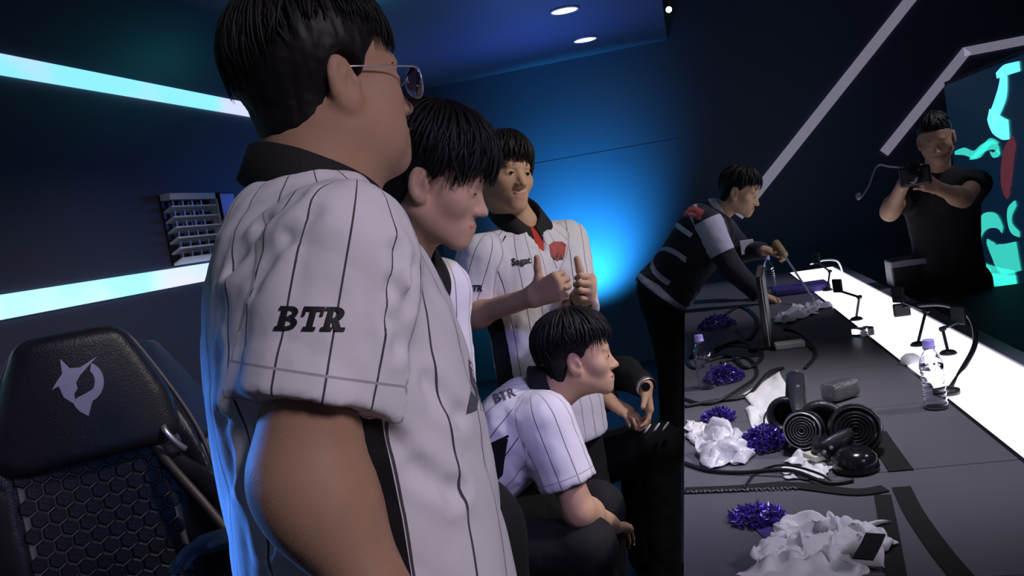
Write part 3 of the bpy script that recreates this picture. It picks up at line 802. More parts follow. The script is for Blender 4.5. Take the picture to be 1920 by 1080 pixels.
ribbon([(1880, 432), (1868, 414), (1846, 416), (1832, 440), (1826, 470), (1836, 500), (1862, 516), (1905, 524)], [.05, .09, .10, .10, .10, .10, .12, .10], 'scroll', teal)
ribbon([(1850, 452), (1862, 470), (1876, 486), (1910, 480)], [.03, .12, .18, .16], 'scroll', teal)
ribbon([(1812, 512), (1826, 502), (1842, 500), (1858, 508)], [.02, .05, .06, .02], 'scroll', teal)
ribbon([(1840, 520), (1868, 528), (1908, 538)], [.03, .10, .13], 'scroll', teal)
ribbon([(1905, 380), (1893, 400), (1896, 426), (1912, 440)], [.03, .07, .07, .03], 'scroll', teal)
ribbon([(1882, 138), (1880, 170), (1868, 205), (1860, 222)], [.10, .12, .10, .09], 'glowing_letter_stroke', cyan)
ribbon([(1853, 214), (1862, 230), (1878, 240), (1892, 243)], [.08, .13, .13, .10], 'glowing_letter_stroke', cyan)
ribbon([(1868, 142), (1884, 132), (1912, 124)], [.03, .06, .05], 'glowing_letter_stroke', cyan)
ribbon([(1902, 262), (1890, 300), (1886, 345), (1892, 368)], [.06, .16, .16, .06], 'maroon_patch', maroon)

# ------------------------------------------------------------------ the desk
TZ = .75
desk = empty('gaming_desk', (.4, 3.0, 0), 'long grey sectional gaming desk with a glowing white edge panel', 'desk')
ys = [.88] + [1.931 - .525 + .525 * k for k in range(10)]
for a, b in zip(ys[:-1], ys[1:]):
    MB().box(((-.10 + .598) / 2, (a + b) / 2, TZ - .0125), (.698, b - a - .004, .025), bev=.002).build('top_panel', MT['desk'], desk)
yl, yh = ys[0], ys[-1]
MB().box((.26, (yl + yh) / 2, TZ - .035), (.70, yh - yl - .02, .02)).build('under_board', MT['black'], desk)
MB().box((.603, (yl + yh) / 2, TZ - .012), (.010, yh - yl, .026)).build('edge_strip', MT['gloss'], desk)
MB().box((.748, (yl + yh) / 2, TZ - .016), (.276, yh - yl, .024)).build('light_panel', MT['deskled'], desk)
MB().box((.918, (yl + yh) / 2, TZ - .012), (.06, yh - yl, .03), bev=.004).build('rear_ledge', MT['ledge'], desk)
MB().box((.93, (yl + yh) / 2, .36), (.03, yh - yl, .72)).build('front_skirt', MT['black'], desk)
for y in (1.0, 2.45, 4.0, 5.5):
    MB().box((-.02, y, .365), (.05, .05, .71)).build('leg', MT['black'], desk)
    MB().box((.80, y, .365), (.05, .05, .69)).build('leg', MT['black'], desk)

# ------------------------------------------------------------------ people
def hang(T, s, splay=.04, hand=True, fwd=.05):
    sh = T.w(s * (np.interp(T.L - .09, T.t[0], T.t[1]) * .98), -.01, T.L - .095)
    el = sh + np.array([0, 0, -.29]) + T.R * s * splay - T.F * .02; wr = el + np.array([0, 0, -.25]) + T.F * fwd
    h = hand_sdf(wr, [0, 0, -1] + T.F * .15, -T.R * s, T.F, curl=(.35, .4, .3)); h.fine = False
    return dict(sh=sh, el=el, wr=wr, hand=h)

# --- tall man with glasses, nearest
N1 = at(588, 322, 1.10); F1 = unit([.90, .44, 0])
tb1 = ([-.20, -.08, .055, .17, .306, .373, .44, .494, .53, .565], [.23, .235, .235, .232, .225, .22, .208, .17, .12, .076], [.172, .172, .170, .168, .163, .153, .133, .106, .086, .070], [-.010, -.012, -.014, -.012, -.015, -.015, -.020, -.024, -.020, -.012])
T1 = Torso(N1, (0, 0, 1), F1, .56, *tb1)
H1 = frame((.72, .695), pitch=-.04); s1 = .985
hc1 = at(643, 152, 1.03) - H1 @ np.array([.081, -.012, -.004]) * s1
sh = T1.w(.185, .008, .455); el = at(572, 888, .905); wr = at(728, 1150, .88)
a1 = dict(sh=sh, el=el, wr=wr, sl=.66, slr=(.074, .082), hand=hand_sdf(wr, wr - el, -T1.R, T1.F, 1.05, curl=(.4, .5, .4)))
a1['hand'].fine = False
arms1 = [a1, hang(T1, -1)]
hair1 = dict(cap=((0, -.016, .050), (.093, .108, .098)), locks=dict(n=1100, front=1.55, side=1.30, temple=1.40, back=2.0, lift=.02, w=.0042, flick=.02, frontbias=.4),
             line=([-.13, -.085, -.05, -.03, .012, .03, .05, .10], [-.088, -.085, -.074, -.02, -.008, .030, .052, .066]))
P1, T1, J1 = person('tall heavy man in glasses and a white pinstripe jersey, nearest the camera', N1, F1, tables=tb1, L=.56,
    head=dict(c=hc1, M=H1, s=s1, fat=.84, lid=.5), arms=arms1, legs=stand_legs(T1.pel, F1, .10, .13), hair=hair1, vox=.0062, fine=.0036, skin='skin2',
    collar=dict(rt=.072, drop=.035, hgt=.034, flare=.020, stretch=1.06, tilt=.24, gap=.10, back=-.010, vdrop=.01), seed=11, wr_amp=.007, wr_len=(.13, .32), panel_w=.17, creases=[([(555, 372), (490, 425), (440, 500)], .011, .0045), ([(590, 400), (540, 445), (480, 540)], .009, .003), ([(745, 470), (735, 540), (728, 600)], .010, .005), ([(775, 500), (765, 570), (745, 650)], .010, .005), ([(800, 720), (860, 780), (930, 800)], .012, .004), ([(780, 880), (850, 920), (940, 930)], .012, .004), ([(412, 660), (418, 780), (440, 900)], .010, .004), ([(440, 800), (470, 900), (500, 1020)], .010, .004)], neck_r=.072, arm_r=(.060, .057, .052, .036))
ax = unit(el - sh); fwd = unit(T1.F - ax * (T1.F @ ax))
tv, tf = slab_btr(.0235)
sr = []
hem = sh + (el - sh) * .68
tc_ = at(585, 597, .80); out = unit(at(585, 597, 1.2) - tc_)
Ux = unit(at(640, 598, .8) - at(530, 596, .8)); Uy = unit(np.cross(Ux, out)); Uy = Uy if Uy[2] > 0 else -Uy
decal('sleeve_lettering', (tv, tf), tc_, Ux, Uy, out, J1, MT['print'], P1, label='black letters BTR on the sleeve')
tc_ = at(900, 720, .95); out = unit(at(880, 720, 1.3) - tc_)
g = [(x * .55, y * .62) for x, y in [(-.018, .05), (.004, .055), (.010, .02), (.022, -.01), (.026, -.055), (.010, -.05), (.006, -.025), (-.002, -.05), (-.024, -.055), (-.012, .0)]]
Ux = unit(at(920, 720, .95) - at(880, 720, .95)); Uy = unit(np.cross(Ux, out)); Uy = Uy if Uy[2] > 0 else -Uy
decal('chest_print', poly_tris(g, .008), tc_, Ux, Uy, out, J1, MT['printgrey'], P1)
# spectacles
def hw(x, y, z): return hc1 + H1 @ np.array([x, y, z]) * s1
gl = link('spectacles', bpy.data.meshes.new('spectacles'), MT['silver'], P1, False)
for s_ in (-1, 1):
    ring = [hw(s_ * (.033 + .024 * math.cos(a)), .112 - .004 * math.cos(a) ** 2, -.006 + .021 * math.sin(a)) for a in np.linspace(0, 2 * PI, 29)]
    MB().tube(ring, .0011, n=5, cap=False).build('lens_rim', MT['silver'], gl, smooth=True)
    disc = [hw(s_ * (.033 + .0235 * math.cos(a)), .112 - .004 * math.cos(a) ** 2, -.006 + .0205 * math.sin(a)) for a in np.linspace(0, 2 * PI, 28, endpoint=False)]
    bk = [p - H1[:, 1] * .0016 for p in disc]
    MB().add(disc + bk, [tuple(range(28)), tuple(range(55, 27, -1))] + [(i, (i + 1) % 28, 28 + (i + 1) % 28, 28 + i) for i in range(28)]).build('lens', MT['lens'], gl)
    MB().tube([hw(s_ * .057, .108, .006), hw(s_ * .072, .09, .008), hw(s_ * .080, .02, .012), hw(s_ * .080, -.012, .014), hw(s_ * .081, -.03, -.004)], .0012, n=5).build('temple_arm', MT['silver'], gl, smooth=True)
MB().tube(spline([hw(-.010, .111, -.002), hw(0, .115, .003), hw(.010, .111, -.002)], 8), .0011, n=5).build('bridge', MT['silver'], gl, smooth=True)

# --- man looking down, second
N2 = at(748, 472, 1.72); F2 = unit([.88, -.42, 0])
tb2 = (TW, [x * .66 for x in TA], [x * .76 for x in TB], [-.02, -.03, -.04, -.05, -.055, -.05, -.035, -.018, -.008]); T2 = Torso(N2, (0, 0, 1), F2, .56, *tb2)
H2 = frame((.99, .08), pitch=.38, roll=.03); s2 = 1.0
hc2 = at(784, 345, 1.585) - H2 @ np.array([.081, -.012, -.004]) * s2
hair2 = dict(cap=((0, -.014, .052), (.094, .118, .100)), locks=dict(n=1000, front=1.72, side=1.6, temple=1.95, back=2.7, lift=.10, w=.0055, flick=.09, frontbias=.45, swirl=.05))
P2, T2, J2 = person('man with messy black fringe looking down, in white jersey with red undershirt', N2, F2, tables=tb2, head=dict(c=hc2, M=H2, s=s2, lid=0), arms=[hang(T2, 1, fwd=-.06, splay=.02), hang(T2, -1, fwd=-.08, splay=-.02)],
    legs=stand_legs(T2.pel, F2), hair=hair2, vox=.009, fine=.0042, collar=dict(rt=.060, drop=.05, gap=.16, vdrop=.03, flare=.036, back=.018, tilt=.4), vneck=True, seed=21, sleeve_r=(.058, .062), skin='skin', neck_fwd=-.01)

# --- smiling man giving thumbs up, third
N3 = at(974, 412, 2.87); F3 = unit([.718, -.696, 0])
T3 = Torso(N3, (0, 0, 1), F3, .56, TW, [x * 1.0 for x in TA], TB, TC)
H3 = frame((.72, -.70), pitch=.02, roll=-.16); s3 = 1.06
hc3 = at(944, 330, 2.83)
shR = T3.w(.175, 0, .455); elR = at(868, 598, 2.78); wrR = at(1000, 556, 2.56)
shL = T3.w(-.175, 0, .455); elL = at(1082, 618, 2.74); wrL = at(1090, 556, 2.56)
vd = unit(at(1030, 540, 3) - EYE)
hR = hand_sdf(wrR, at(1035, 542, 2.52) - wrR, vd, (0, 0, 1), 1.08, curl=(1.35, 1.6, 1.0), thumb=(0.05, 0, 1), tcurl=.05)
hL = hand_sdf(wrL, at(1116, 536, 2.44) - wrL, at(1000, 540, 2.5) - at(1100, 535, 2.45), (0, 0, 1), 1.08, curl=(1.35, 1.6, 1.0), thumb=(-.06, 0, 1), tcurl=.05)
hair3 = dict(cap=((0, -.012, .050), (.088, .108, .090)), locks=dict(n=800, front=1.60, side=ZS, temple=2.3, back=2.8, lift=.07, w=.0060, flick=.04, frontbias=.45, swirl=.12))
P3, T3, J3 = person('smiling man giving two thumbs up beside the glowing blue wall, white jersey', N3, F3,
    head=dict(c=hc3, M=H3, s=s3, smile=1.2, lid=.55), arms=[dict(sh=shR, el=elR, wr=wrR, hand=hR, sl=.84), dict(sh=shL, el=elL, wr=wrL, hand=hL, sl=.80)],
    legs=stand_legs(T3.pel, F3), hair=hair3, vox=.009, fine=.0045, collar=dict(rt=.060, drop=.045, gap=.14, vdrop=.03, flare=.044, back=.030, tilt=.36), vneck=True, seed=31, skin='skin', panel_w=.42,
    sleeve_r=(.080, .082), arm_r=(.045, .040, .040, .029))
def on_man(sdf, root, txt, px, py, D, size, m, lab=None, dx=20, sx=1.0, shear=0., poly=None, ang=0):
    o = at(px, py, D - .35); out = unit(at(px, py, D) - o)
    Ux = unit(at(px + dx, py - dx * math.tan(ang), D) - at(px, py, D)); Uy = np.cross(Ux, out); Uy = unit(Uy if Uy[2] > 0 else -Uy)
    vf = poly_tris(poly, .01) if poly else text_tris(txt, size, shear=shear, offset=.0012, maxe=.012, sx=sx)
    return decal('chest_print' if poly else 'lettering', vf, o, Ux, Uy, out, sdf, m, root, label=lab)
on_man(J3, P3, 'Sagat', 977, 490, 2.72, .030, MT['print'], 'small dark sponsor word on the chest', ang=.12)
on_man(J3, P3, 'BTR', 890, 541, 2.75, .026, MT['print'], 'black letters BTR on the sleeve', shear=.2)
sh_ = [(-.028, .020), (-.014, .030), (.014, .030), (.028, .020), (.022, -.018), (0, -.034), (-.022, -.018)]
on_man(J3, P3, '', 1046, 470, 2.72, 0, MT['redprint'], 'small red and dark crest on the chest', poly=sh_)
on_man(J3, P3, '', 1047, 479, 2.71, 0, MT['print'], None, poly=[(-.02, .004), (.02, .004), (.015, -.014), (-.015, -.014)])
on_man(J3, P3, '', 945, 449, 2.72, 0, MT['print'], None, poly=[(-.008, -.012), (.002, .012), (.008, .012), (.0, -.002)])
# wrist strap on the left wrist
MB().lathe([(.033, -.016), (.036, -.012), (.036, .012), (.033, .016)], wrL + unit(wrL - elL) * -.02, ax=unit(wrL - elL), n=18).build('wrist_strap', MT['black'], P3, smooth=True)

# --- seated man in profile
N4 = at(1030, 738, 2.40); pel4 = at(835, 945, 2.50); S4 = unit(N4 - pel4); L4 = float(np.linalg.norm(N4 - pel4)); F4v = unit([.97, -.05, -.3])
k4 = L4 / .56
tb4 = ([x * k4 if x > 0 else x * .6 for x in TW], [x * .98 for x in TA], TB, TC)
T4 = Torso(N4, S4, F4v, L4, *tb4)
H4 = frame((.985, .10), pitch=.02); s4 = .93
hc4 = at(1076, 683, 2.30) - H4 @ np.array([.081, -.012, -.004]) * s4
shR = at(1020, 790, 2.29); elR = at(1086, 958, 2.27); wrR = at(1150, 985, 2.53)
shL = T4.w(-.165, 0, L4 - .10); elL = shL + np.array([.03, .02, -.28]); wrL = elL + np.array([.08, .0, -.22])
hR = hand_sdf(wrR, wrR - elR, (0, 0, -1), -T4.R, curl=(.5, .6, .4)); hL = hand_sdf(wrL, wrL - elL, (0, 0, -1), T4.R, curl=(.5, .6, .4)); hR.fine = hL.fine = False
hip = pel4 - np.array([0, 0, .13]); R4 = np.array([0, -1, 0]); X4 = np.array([1., 0, 0])
legs4 = [leg(hip + R4 * s * .09, hip + R4 * s * .14 + X4 * .42 + np.array([0, 0, .03]), np.array([hip[0] + .40, hip[1], .08]) + R4 * s * .14, X4) for s in (1, -1)]
hair4 = dict(cap=((0, -.016, .052), (.092, .112, .096)), locks=dict(n=800, front=1.55, side=1.55, temple=1.6, back=2.55, lift=.07, w=.0060, flick=.06, frontbias=.4))
P4, T4, J4 = person('seated man in profile leaning forward, lavender-lit white jersey', N4, F4v, S=S4, L=L4, tables=tb4, head=dict(c=hc4, M=H4, s=s4, lid=.4),
    arms=[dict(sh=shR, el=elR, wr=wrR, hand=hR, sl=.70), dict(sh=shL, el=elL, wr=wrL, hand=hL)], legs=legs4, hair=hair4, vox=.009, fine=.0045,
    collar=dict(rt=.062, drop=.03, gap=.2, hgt=.03), seed=41, skin='skin', panel_w=.40, sleeve_r=(.080, .078), shirt_lo=-.06, armhole=.04)
on_man(J4, P4, 'BTR', 945, 742, 2.40, .034, MT['printgrey'], 'faint letters BTR on the shoulder', dx=-20 * 0 + 20, ang=.35)

# --- person in black leaning forward behind him
N7 = at(1092, 655, 3.38); pel7 = at(1030, 890, 3.45); S7 = unit(N7 - pel7); L7 = float(np.linalg.norm(N7 - pel7))
F7 = unit([.95, -.25, -.2]); k7 = L7 / .56
tb7 = ([x * k7 if x > 0 else x * .5 for x in TW], TA, [x * 1.05 for x in TB], TC)
T7 = Torso(N7, S7, F7, L7, *tb7)
H7 = frame((.95, .2), pitch=.5); hc7 = at(1078, 632, 3.30)
shR = T7.w(.15, .02, L7 - .09); elR = at(1172, 700, 3.10); wrR = at(1209, 724, 2.98)
hR = hand_sdf(wrR, at(1218, 772, 2.96) - wrR, at(1100, 760, 3.0) - at(1200, 740, 3.0), -F7 * .2 + vd * -1, .95, curl=(.35, .45, .35))
shL = T7.w(-.16, .02, L7 - .09); elL = at(1110, 735, 3.25); wrL = at(1138, 750, 3.02)
hL = hand_sdf(wrL, at(1175, 772, 2.98) - wrL, (0, 0, -1), vd, .95, curl=(.25, .4, .3))
hip = pel7.copy(); R7 = np.array([F7[1], -F7[0], 0]); R7 = unit(R7); X7 = unit([F7[0], F7[1], 0])
knR = at(1232, 800, 2.98); knL = at(1195, 830, 3.3)
legs7 = [leg(hip + R7 * .09, knR - np.array([0, 0, .06]), np.array([knR[0] - .05, knR[1], .08]), X7), leg(hip - R7 * .09, knL, np.array([knL[0] - .05, knL[1], .08]), X7)]
P7, T7, J7 = person('person in black clothes and a wristwatch bending forward behind the seated man', N7, F7, S=S7, L=L7, tables=tb7, head=dict(c=hc7, M=H7, s=1.0, lid=.2),
    arms=[dict(sh=shR, el=elR, wr=wrR, hand=hR), dict(sh=shL, el=elL, wr=wrL, hand=hL)], legs=legs7,
    hair=dict(cap=((0, -.014, .048), (.086, .106, .088)), locks=dict(n=120, front=1.6, side=1.6, back=2.4, lift=.05, w=.012)), vox=.011, fine=.006,
    jersey='softblack', seed=71, skin='skin', long_sleeve=True, sleeve_r=(.075, .055), shirt_lo=-.08)
ax = unit(wrR - elR)
MB().lathe([(.034, -.012), (.037, -.009), (.037, .009), (.034, .012)], wrR + ax * .006, ax=ax, n=18).build('wristwatch', MT['silver'], P7, smooth=True)
MB().lathe([(0, .041), (.014, .041), (.016, .036), (.016, .030)], wrR + ax * .006, ax=unit(EYE - wrR), n=14).build('watch_dial', MT['gloss'], P7)
kc = knR - np.array([0, 0, .06])
for k in range(3):
    on = lambda x: x
    pts = [at(1208 + 17 * k + 3 * j, 812 - 2.2 * k - 4.2 * j, 2.88) for j in range(5)]
    MB().tube(pts, [.004, .0075, .008, .0075, .004], n=6, flat=.4).build('white_stripe', MT['plastic'], P7, smooth=True)

# --- far man bending over the desk
N5 = at(1352, 394, 4.85); pel5 = at(1252, 532, 4.98); S5 = unit(N5 - pel5); L5 = float(np.linalg.norm(N5 - pel5)); F5 = unit([.8, -.25, -.55])
tb5 = ([x * L5 / .56 if x > 0 else x * .5 for x in TW], [x * 1.1 for x in TA], [x * 1.3 for x in TB], TC); T5 = Torso(N5, S5, F5, L5, *tb5)
H5 = frame((.93, -.30), pitch=.45); s5 = 1.05; hc5 = at(1388, 360, 4.78)
shR = T5.w(.165, .02, L5 - .09); elR = at(1372, 505, 4.68); wrR = at(1425, 553, 4.62)
shL = T5.w(-.16, .04, L5 - .09); elL = at(1392, 470, 4.95); wrL = at(1432, 470, 4.80)
hR = hand_sdf(wrR, at(1462, 566, 4.58) - wrR, (0, 0, -1), vd, curl=(.3, .4, .3)); hL = hand_sdf(wrL, at(1475, 468, 4.75) - wrL, (0, 0, -1), -vd, curl=(.9, 1.0, .6))
hip = pel5 - np.array([.05, 0, 0]); X5 = np.array([.95, -.3, 0]); R5 = np.array([-.3, -.95, 0])
legs5 = [leg(hip + R5 * s * .09, (hip + np.array([hip[0], hip[1], .08]) * 1) / 2 * np.array([1, 1, 1]) + X5 * .03 + R5 * s * .10, np.array([hip[0] - .02, hip[1], .08]) + R5 * s * .11, X5) for s in (1, -1)]
def cut5(vf, T, isl, slv):
    q = T.co(vf); x, y, w = q.T; Lh = T.L
    right = (vf - slv[0][0].astype(F4)); along = right @ slv[0][2].astype(F4); sgn = (vf - T.neck.astype(F4)) @ T.R.astype(F4) > 0
    d = np.full(len(vf), .1)
    yk = np.abs(w - (Lh - .13)) - .045; d = np.minimum(d, np.where(isl & sgn, np.abs(along - .08) - .10, .1))
    d = np.minimum(d, np.where((~isl) & (x > .03), np.abs(w - (Lh - .10) + .4 * (y + .05)) - .03, .1))
    d = np.minimum(d, np.where(~isl, w - (-.005) + .15 * np.abs(y), .1)); d = np.maximum(d, np.where(w < .2, -.055 - w, -1))
    d = np.minimum(d, np.where((~isl) & (y < .05), np.abs(w - .13 + .5 * x) - .014, .1))
    d = np.minimum(d, np.where((~isl) & (y < .05), np.abs(w - .08 - .6 * x) - .013, .1))
    return {'panel': d}
P5, T5, J5 = person('far man in a black and white jersey bending over the end of the desk', N5, F5, S=S5, L=L5, tables=tb5, head=dict(c=hc5, M=H5, s=s5, lid=.2),
    arms=[dict(sh=shR, el=elR, wr=wrR, hand=hR), dict(sh=shL, el=elL, wr=wrL, hand=hL)], legs=legs5,
    hair=dict(cap=((0, -.014, .048), (.086, .108, .088)), locks=dict(n=140, front=1.55, side=1.5, back=2.3, lift=.05, w=.012)), vox=.011, fine=.007,
    jersey='jersey5', seed=51, skin='skin', long_sleeve=True, sleeve_r=(.075, .060), shirt_lo=-.08, cut=cut5,
    collar=dict(rt=.062, drop=.02, gap=.15, hgt=.02, m=MT['plastic']))
on_man(J5, P5, '', 1300, 396, 4.9, 0, MT['redprint'], 'red patch on the upper back', poly=[(-.055, .03), (.05, .03), (.055, -.03), (-.05, -.03)], ang=-.45)
on_man(J5, P5, '', 1277, 428, 4.95, 0, MT['plastic'], None, poly=[(-.07, .014), (.07, .014), (.07, -.014), (-.07, -.014)], ang=-.62)

# --- man filming beyond the desk
N6 = at(1757, 318, 4.38); F6 = unit([-.22, -.97, 0])
tb6 = (TW, [x * .93 for x in TA], [x * .93 for x in TB], TC); T6 = Torso(N6, (0, 0, 1), F6, .54, *tb6)
H6 = frame((-.30, -.95), pitch=.30, roll=.05); hc6 = at(1755, 262, 4.28)
shR = T6.w(.165, 0, .44); elR = at(1668, 398, 4.22); wrR = at(1694, 345, 4.02)
shL = T6.w(-.165, 0, .44); elL = at(1806, 372, 4.12); wrL = at(1752, 350, 3.98)
hR = hand_sdf(wrR, at(1716, 325, 3.95) - wrR, at(1760, 340, 3.95) - at(1700, 335, 4.0), (0, 0, 1), curl=(.9, .9, .6)); hL = hand_sdf(wrL, at(1728, 340, 3.92) - wrL, at(1680, 330, 3.95) - at(1740, 340, 3.95), (0, 0, 1), curl=(.9, .9, .6))
P6, T6, J6 = person('man in a black T-shirt filming with a camera beyond the desk', N6, F6, tables=tb6, L=.54, head=dict(c=hc6, M=H6, s=1.0, lid=.1),
    arms=[dict(sh=shR, el=elR, wr=wrR, hand=hR, sl=.45), dict(sh=shL, el=elL, wr=wrL, hand=hL, sl=.4)], legs=stand_legs(T6.pel, F6), jersey='softblack',
    hair=dict(cap=((0, -.016, .050), (.078, .100, .084)), locks=dict(n=160, front=1.15, side=1.2, back=2.0, lift=.04, w=.011)), vox=.011, fine=.006, skin='skin2', seed=61, sleeve_r=(.07, .065))

# ------------------------------------------------------------------ gaming chairs
def gaming_chair(label, loc, fwd, recline=.12, logo=True, group='gaming chairs'):
    f = unit([fwd[0], fwd[1], 0]); r = np.array([f[1], -f[0], 0]); Z = np.array([0, 0, 1.0]); loc = np.array(loc, float)
    root = empty('gaming_chair', loc, label, 'chair', group)
    def wp(x, y, z): return loc + r * x + f * y + Z * z
    ca, sa = math.cos(recline), math.sin(recline)
    def bp(x, y, z):                   # back-rest coordinates: z along the back, y out of its front
        return wp(x, -.20 + y * ca - z * sa, .46 + z * ca + y * sa)
    Mb = np.stack([r, f * ca + Z * sa, Z * ca - f * sa], 1).astype(F4); ob = wp(0, -.20, .46).astype(F4)
    def nb(fn, lo, hi, vox, name, m):
        c = [bp(x, y, z) for x in (lo[0], hi[0]) for y in (lo[1], hi[1]) for z in (lo[2], hi[2])]
        v, q = nets(lambda P: fn((P - ob) @ Mb), np.min(c, 0) - .03, np.max(c, 0) + .03, vox)
        return link(name, np_mesh(name, v, q), m, root)
    def head(Q):
        z = Q[:, 2]; w_ = np.interp(z, [.54, .60, .68, .78, .84, .87], [.185, .205, .195, .155, .125, .108])
        return smax(smax(np.abs(Q[:, 0]) - w_, np.abs(Q[:, 1] - .035 - .02 * np.cos(Q[:, 0] * 9)) - .045, .05), np.maximum(.555 - z, z - .865), .035)
    def back(Q):
        z = Q[:, 2]; w_ = np.interp(z, [0, .2, .45, .6, .8, .86], [.245, .275, .255, .225, .14, .10])
        y0 = np.clip((np.abs(Q[:, 0]) - .19) * 1.2, 0, .06) * np.clip((.62 - z) * 8, 0, 1)
        return smax(smax(np.abs(Q[:, 0]) - w_, np.abs(Q[:, 1] - y0) - .035, .03), np.maximum(-z, z - .84), .03)
    nb(back, (-.28, -.06, -.02), (.28, .12, .88), .011, 'backrest', MT['leather'])
    nb(head, (-.23, -.05, .53), (.23, .12, .90), .009, 'headrest', MT['leather'])
    for s in (-1, 1):
        e = [bp(s * x, y, z) for x, y, z in ((.282, .02, .2), (.262, .02, .45), (.232, .01, .6), (.147, .0, .8), (.107, .0, .855))]
        MB().tube(spline(e, 20), .012 if recline > .3 else .006, n=6).build('edge_piping', MT['piping'], root, smooth=True)
    MB().prism([(-.166, .008), (.166, .008), (.166, .5), (-.166, .5)], bp(0, .034, .06), r, Mb[:, 2], Mb[:, 1], .004).build('quilt_ground', MT['stitch'], root)
    R_ = .0205; hexm = MB()
    for (rr, hh) in ((R_, 0), (R_ * .985, .004), (R_ * .82, .0065)):
        hexm.v += [tuple(r * rr * math.sin(k * PI / 3) + Mb[:, 2] * rr * math.cos(k * PI / 3) + Mb[:, 1] * hh) for k in range(6)]
    hexm.f = [(i + 6 * a, (i + 1) % 6 + 6 * a, (i + 1) % 6 + 6 * a + 6, i + 6 * a + 6) for a in (0, 1) for i in range(6)] + [tuple(range(12, 18))]
    hm = hexm.mesh('hex_pad'); hm.materials.append(MT['leather'])
    if logo:
        dx = R_ * 1.732 + .0028; dz = dx * .866
        for j in range(15):
            for i in range(-5, 6):
                x = (i + (.5 if j % 2 else 0)) * dx; z = .085 + j * dz
                if abs(x) > .168 or z > .56: continue
                o = bpy.data.objects.new('hex_pad', hm); COL.objects.link(o); o.parent = root; o.matrix_parent_inverse = Matrix.Translation(-Vector(root.location)); o.location = V(bp(x, .038, z))
        # leaping-fish emblem printed on the head section
        k = .00064; th = math.radians(-9.4)
        def ce(pt): x, y = (pt[0] - 295) * k, -(pt[1] - 362) * k; return (x * math.cos(th) - y * math.sin(th), x * math.sin(th) + y * math.cos(th))
        ring = [(320 + 58 * math.cos(a), 352 + 72 * math.sin(a)) for a in np.linspace(-1.25, 1.85, 20)] + [(318 + 30 * math.cos(a), 350 + 44 * math.sin(a)) for a in np.linspace(1.75, -1.05, 18)]
        fish = [(237, 262), (268, 298), (300, 297), (357, 260), (330, 290), (300, 326), (287, 352), (292, 372), (280, 392), (266, 366), (262, 392), (284, 412), (276, 424), (246, 400), (231, 360), (209, 372), (226, 342), (243, 316)]
        tail = [(276, 418), (292, 404), (318, 392), (352, 370), (318, 402), (294, 424), (304, 446), (326, 474), (298, 456), (282, 436)]
        sd = lambda P: head((P - ob) @ Mb)
        for nm, pl in (('emblem_ring', ring), ('emblem_fish', fish), ('emblem_tail', tail)):
            decal(nm, poly_tris([ce(p) for p in pl][::-1], .02), bp(0, .20, .735), -r, Mb[:, 2], -Mb[:, 1], sd, MT['logo'], root, lift=.002)
    # strap buckle at the side of the head section
    MB().tube(spline([bp(.20, .05, .64), bp(.235, .06, .655), bp(.25, .06, .64), bp(.245, .06, .60), bp(.225, .06, .575)], 14), .008, n=6, flat=.5).build('strap_buckle', MT['silver'], root, smooth=True)
    # seat, arm rests, base
    v, q = nets(lambda P: rbox((P - wp(0, .05, .43).astype(F4)) @ np.stack([r, f, Z], 1).astype(F4), (0, 0, 0), (.26, .27, .065), .05), wp(0, .05, .43) - .45, wp(0, .05, .43) + .45, .014)
    link('seat', np_mesh('seat', v, q), MT['leather'], root)
    for s in (-1, 1):
        MB().tube(spline([wp(s * .22, .0, .38), wp(s * .31, .0, .40), wp(s * .31, .0, .62)], 10), .018, n=8).build('armrest_post', MT['black'], root, smooth=True)
        MB().box(wp(s * .31, .03, .635), (.09, .26, .03), np.stack([r, f, Z], 1), bev=.012).build('armrest', MT['black'], root)
    MB().tube([wp(0, 0, .09), wp(0, 0, .37)], .028, n=10).build('gas_lift', MT['black'], root)
    for k in range(5):
        a = 2 * PI * k / 5 + .3; d = r * math.cos(a) + f * math.sin(a); p = loc + d * .31 + Z * .075
        MB().tube([loc + Z * .12, loc + d * .16 + Z * .105, p], [.03, .024, .016], n=8).build('base_leg', MT['black'], root)
        MB().lathe([(0, -.022), (.028, -.022), (.031, -.01), (.031, .01), (.028, .022), (0, .022)], loc + d * .31 + Z * .031, ax=np.cross(d, Z), n=14).build('caster', MT['black'], root)
    return root
cp = at(158, 735, 2.0)
gaming_chair('black gaming chair with silver fish emblem on its headrest, at the left', (cp[0] - .18 * .63 * 0 + .10, cp[1] - .14, 0), (.62, -.78), recline=.10)
tp = at(196, 600, 2.28); f2 = unit([.94, .34, 0])
gaming_chair('reclined black gaming chair behind the emblem chair, showing its side', (tp[0] + f2[0] * .62, tp[1] + f2[1] * .62, 0), f2, recline=.50, logo=False)
st = np.array([pel4[0], pel4[1], 0]); zt = pel4[2] - .235
stool = empty('stool', st, 'round black stool under the seated man in profile', 'stool')
MB().lathe([(0, zt - .06), (.15, zt - .06), (.17, zt - .045), (.17, zt - .015), (.15, zt), (0, zt)], st, n=28).build('seat', MT['leather'], stool, smooth=True)
MB().tube([st + [0, 0, .03], st + [0, 0, zt - .05]], .025, n=12).build('pole', MT['black'], stool, smooth=True)
MB().lathe([(0, 0), (.19, 0), (.19, .012), (.06, .03), (0, .032)], st, n=28).build('base', MT['black'], stool, smooth=True)

# grey knit glove on the arm of the reclined chair
gp = at(455, 1000, 2.0); gd = unit(at(420, 1010, 1.98) - gp)
hg = hand_sdf(gp, gd, -vd * .6 + np.array([0, 0, -.8]), (0, 0, 1), 1.05, curl=(.3, .35, .3), spread=.12)
v, q = nets(lambda P: smin(hg(P), caps(P, gp - gd * .06, gp, .032, .028), .02), gp - .2, gp + .2, .006)
tag(link('glove', np_mesh('glove', v, q), MT['greyglove']), 'grey knit glove on the chair arm behind the tall man', 'glove')

